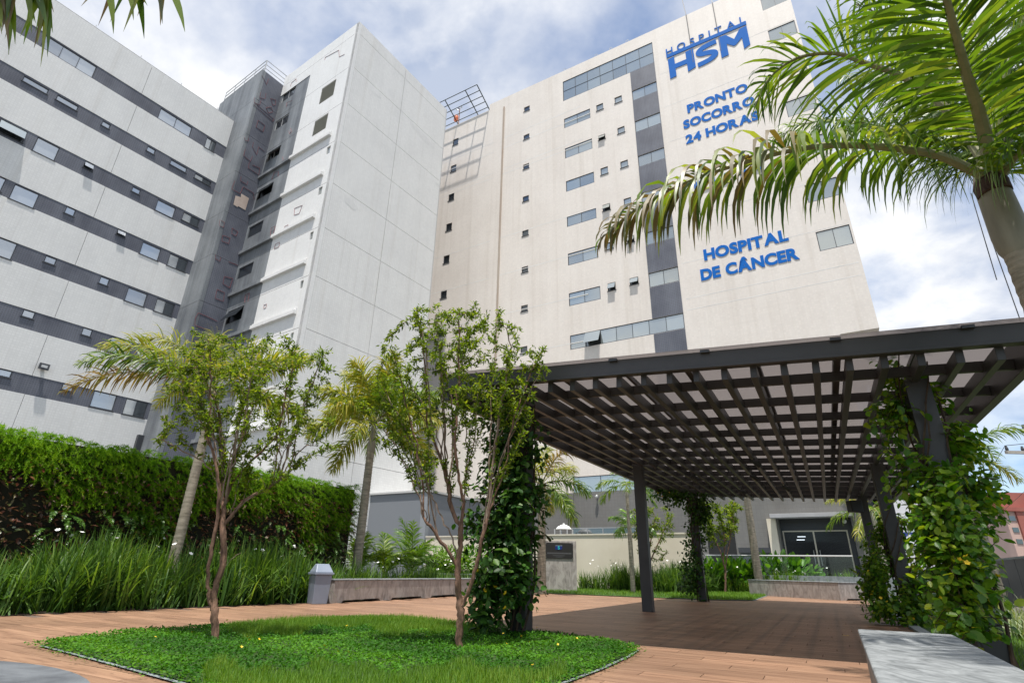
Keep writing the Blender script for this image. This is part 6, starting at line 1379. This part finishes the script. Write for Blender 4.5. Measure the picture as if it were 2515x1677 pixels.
n = 300; yc = np.concatenate([rn(190, gy0, 2.6), rn(50, 4.2, 6.5), rn(60, 7.5, ymax)]); zc = np.concatenate([rn(190, .9, 2.0), rn(110, .9, 1.7)]); vb = VB()
for i in range(n):
    a = random.uniform(-1, 1); R = []; p = np.array([GWX+.1, yc[i], zc[i]]); d = unit(np.array([1., a, .5]))
    for j in range(9): R.append(p.copy()); p = p+d*.085; d = unit(d+np.array([0, 0, -.22]))
    P, D, Ls, Ws, G, S_, t_ = frond_geo(np.array(R), 16, .085, .03, .4, fan=1.35, plum=.1, t0=.1); strips(vb, P, D, Ls, Ws, G, 2, [.8, 1, .15], rn(len(P)), side=S_)
vb.build('sword_fern', M['fern'], gwl, kind='stuff')

# ------------------------------------------------------------------ climbing vines
def vine(name, label, blobs, n, n_obj, L_, mat_o, mat_m, post, n_fl, stems=6, ratio=.66):
    """blobs: (px, py, rx, ry, depth Y, ry depth) in picture units"""
    th = thing(name, label, 'vine', (post[0], post[1], 0)); off = OFF[th.name]
    w_ = np.array([b[2]*b[3] for b in blobs], float); spl = 5; ns = n//spl + 1; idx = RNG.choice(len(blobs), ns, p=w_/w_.sum()); B_ = np.array(blobs)[idx]
    q = rdir(ns)*(rn(ns)**.42)[:, None]; x = B_[:, 0]+q[:, 0]*B_[:, 2]*.9; y = B_[:, 1]+q[:, 1]*B_[:, 3]*.9; Yd = B_[:, 4]+q[:, 2]*B_[:, 5]*.9
    S0 = np.array([aty(a, b_, c_) for a, b_, c_ in zip(x, y, Yd)]); S0[:, 2] = np.maximum(S0[:, 2], .08)
    ow = S0 - np.array([post[0], post[1], 0]); ow[:, 2] = 0; ow = unit(ow); d = unit(ow*.6+rdir(ns)*.8+np.array([0, 0, .35])); p = S0.copy(); PP = []; DD = []; SS = []; stp_ = L_*.52; sdm = unit(np.cross(d, rdir(ns)))
    szs = rn(ns, .7, 1.15)
    for j in range(spl):
        p = p + d*stp_; d = unit(d + np.array([0, 0, -.22]) + RNG.normal(0, .12, (ns, 3))); sg1 = 1. if j % 2 else -1.
        PP.append(p.copy()); DD.append(unit(d*.45 + sdm*sg1*1.0 + np.array([0, 0, -.25]) + RNG.normal(0, .25, (ns, 3)))); SS.append(szs*(1.08-.06*j)*rn(ns, .7, 1.15))
    P = np.concatenate(PP)[:n]; D = np.concatenate(DD)[:n]; Ls = L_*np.concatenate(SS)[:n]; P[:, 2] = np.maximum(P[:, 2], .05); n = len(P)
    PPa = np.array(PP)
    outw = P - np.array([post[0], post[1], 0]); outw[:, 2] = 0; outw = unit(outw)
    Nr = unit(outw*.45+rdir(n)*.55+np.array([0, 0, .9]))
    # the leaves nearest the camera are single objects
    nearest = np.argsort(np.linalg.norm(P-CAMP, axis=1)); so_ = set(nearest[:n_obj].tolist())
    rest = np.array([i for i in range(n) if i not in so_])
    vb = VB(); leaves(vb, P[rest], D[rest], Nr[rest], Ls[rest], Ls[rest]*ratio, LEAF8, rn(len(rest))); vb.build('foliage', M[mat_m], th, kind='stuff')
    if n_obj:
        me = bpy.data.meshes.new('leaf'); V = LEAF8[0]*np.array([ratio, 1, 1]); me.from_pydata(V.tolist(), [], LEAF8[1].tolist()); me.polygons.foreach_set('use_smooth', [True]*8); me.materials.append(M[mat_o])
        for i in nearest[:n_obj]:
            d = D[i]; xx = unit(np.cross(d, Nr[i])); zz_ = np.cross(xx, d); o = obj('leaf', me, None, th); s_ = Ls[i]; pp = P[i]-off
            o.matrix_basis = Matrix(((xx[0]*s_, d[0]*s_, zz_[0]*s_, pp[0]), (xx[1]*s_, d[1]*s_, zz_[1]*s_, pp[1]), (xx[2]*s_, d[2]*s_, zz_[2]*s_, pp[2]), (0, 0, 0, 1)))
    mb = MB(); zt = P[:, 2].max()
    for i in range(stems):
        a = random.uniform(0, 6.28); pts = []
        for z in np.linspace(0, zt*random.uniform(.7, 1), 14): a += random.uniform(.1, .5); pts.append((post[0]+.17*math.cos(a), post[1]+.17*math.sin(a), z))
        mb.tube(pts, np.linspace(.018, .007, 14), 5)
    for i in range(0, ns, 2): mb.tube([S0[i]] + [PPa[j, i] for j in range(0, spl, 2)], .0035, 3, cap=False)
    mb.build('stems', M['stem'], th)
    fr_ = nearest[:max(n//3, 1)]
    for k in range(n_fl): i = int(random.choice(fr_)); put(FL_Y, 'flower', th, P[i]+outw[i]*.06+np.array([0, -.05, .02]), off, 1.0, L_/.13*random.uniform(.55, .8))
    return th
pl0 = POSTS[(0, 0)]
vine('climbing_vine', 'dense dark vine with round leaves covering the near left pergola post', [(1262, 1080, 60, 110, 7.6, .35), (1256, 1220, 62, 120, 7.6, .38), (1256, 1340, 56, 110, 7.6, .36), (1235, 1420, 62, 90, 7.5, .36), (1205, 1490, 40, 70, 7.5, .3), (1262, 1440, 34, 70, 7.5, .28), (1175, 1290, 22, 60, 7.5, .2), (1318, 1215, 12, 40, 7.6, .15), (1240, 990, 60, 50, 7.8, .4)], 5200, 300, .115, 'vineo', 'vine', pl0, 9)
pr0 = POSTS[(1, 0)]
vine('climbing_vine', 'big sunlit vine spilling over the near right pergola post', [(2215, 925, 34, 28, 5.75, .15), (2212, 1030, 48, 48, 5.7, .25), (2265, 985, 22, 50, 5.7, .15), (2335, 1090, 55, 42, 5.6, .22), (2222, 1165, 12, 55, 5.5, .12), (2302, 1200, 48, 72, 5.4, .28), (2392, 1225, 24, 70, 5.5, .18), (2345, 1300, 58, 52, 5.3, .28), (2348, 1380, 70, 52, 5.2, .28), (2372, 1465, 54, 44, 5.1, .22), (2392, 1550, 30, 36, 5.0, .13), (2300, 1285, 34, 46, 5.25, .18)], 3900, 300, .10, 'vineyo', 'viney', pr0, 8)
pr1 = POSTS[(1, 1)]
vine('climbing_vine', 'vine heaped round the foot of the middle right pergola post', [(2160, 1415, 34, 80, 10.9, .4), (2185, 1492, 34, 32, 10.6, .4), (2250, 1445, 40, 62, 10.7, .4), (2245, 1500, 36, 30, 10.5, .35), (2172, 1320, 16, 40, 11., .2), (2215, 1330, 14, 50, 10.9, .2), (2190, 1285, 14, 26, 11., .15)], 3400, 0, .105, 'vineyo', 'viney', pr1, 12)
pl2 = POSTS[(0, 2)]
vine('climbing_vine', 'dark vine climbing the far left pergola post into the roof', [(1712, 1300, 18, 90, 18.2, .4), (1705, 1400, 24, 60, 18.2, .5), (1690, 1222, 60, 22, 18.0, .5), (1640, 1215, 40, 16, 17.8, .4), (1700, 1440, 30, 25, 18., .5), (1715, 1250, 26, 40, 18.2, .4)], 3000, 0, .12, 'vineo', 'vine', pl2, 5)
# fallen yellow petals on the deck
fp_ = flower_mesh('petal', M['ypetal'], .035, 3, .05)
for k, (x, y) in enumerate([(2078, 1561), (1780, 1485), (1645, 1471), (1632, 1473), (1660, 1475), (1700, 1478), (1738, 1484), (1605, 1470)]):
    p = gz(x, y); o = obj('fallen_petal', fp_, None); o.location = (p[0], p[1], .006); o.rotation_euler = (0, 0, k*1.3); o.scale = (1.2+.1*(p[1]/8),)*3; tag(o, ['single yellow petal lying near the concrete bench at bottom right', 'yellow petal on the shaded deck beyond the far post'][k] if k < 2 else 'small yellow petal among those scattered on the deck edge by the far vine post', 'petal', 'fallen yellow petals on the deck')
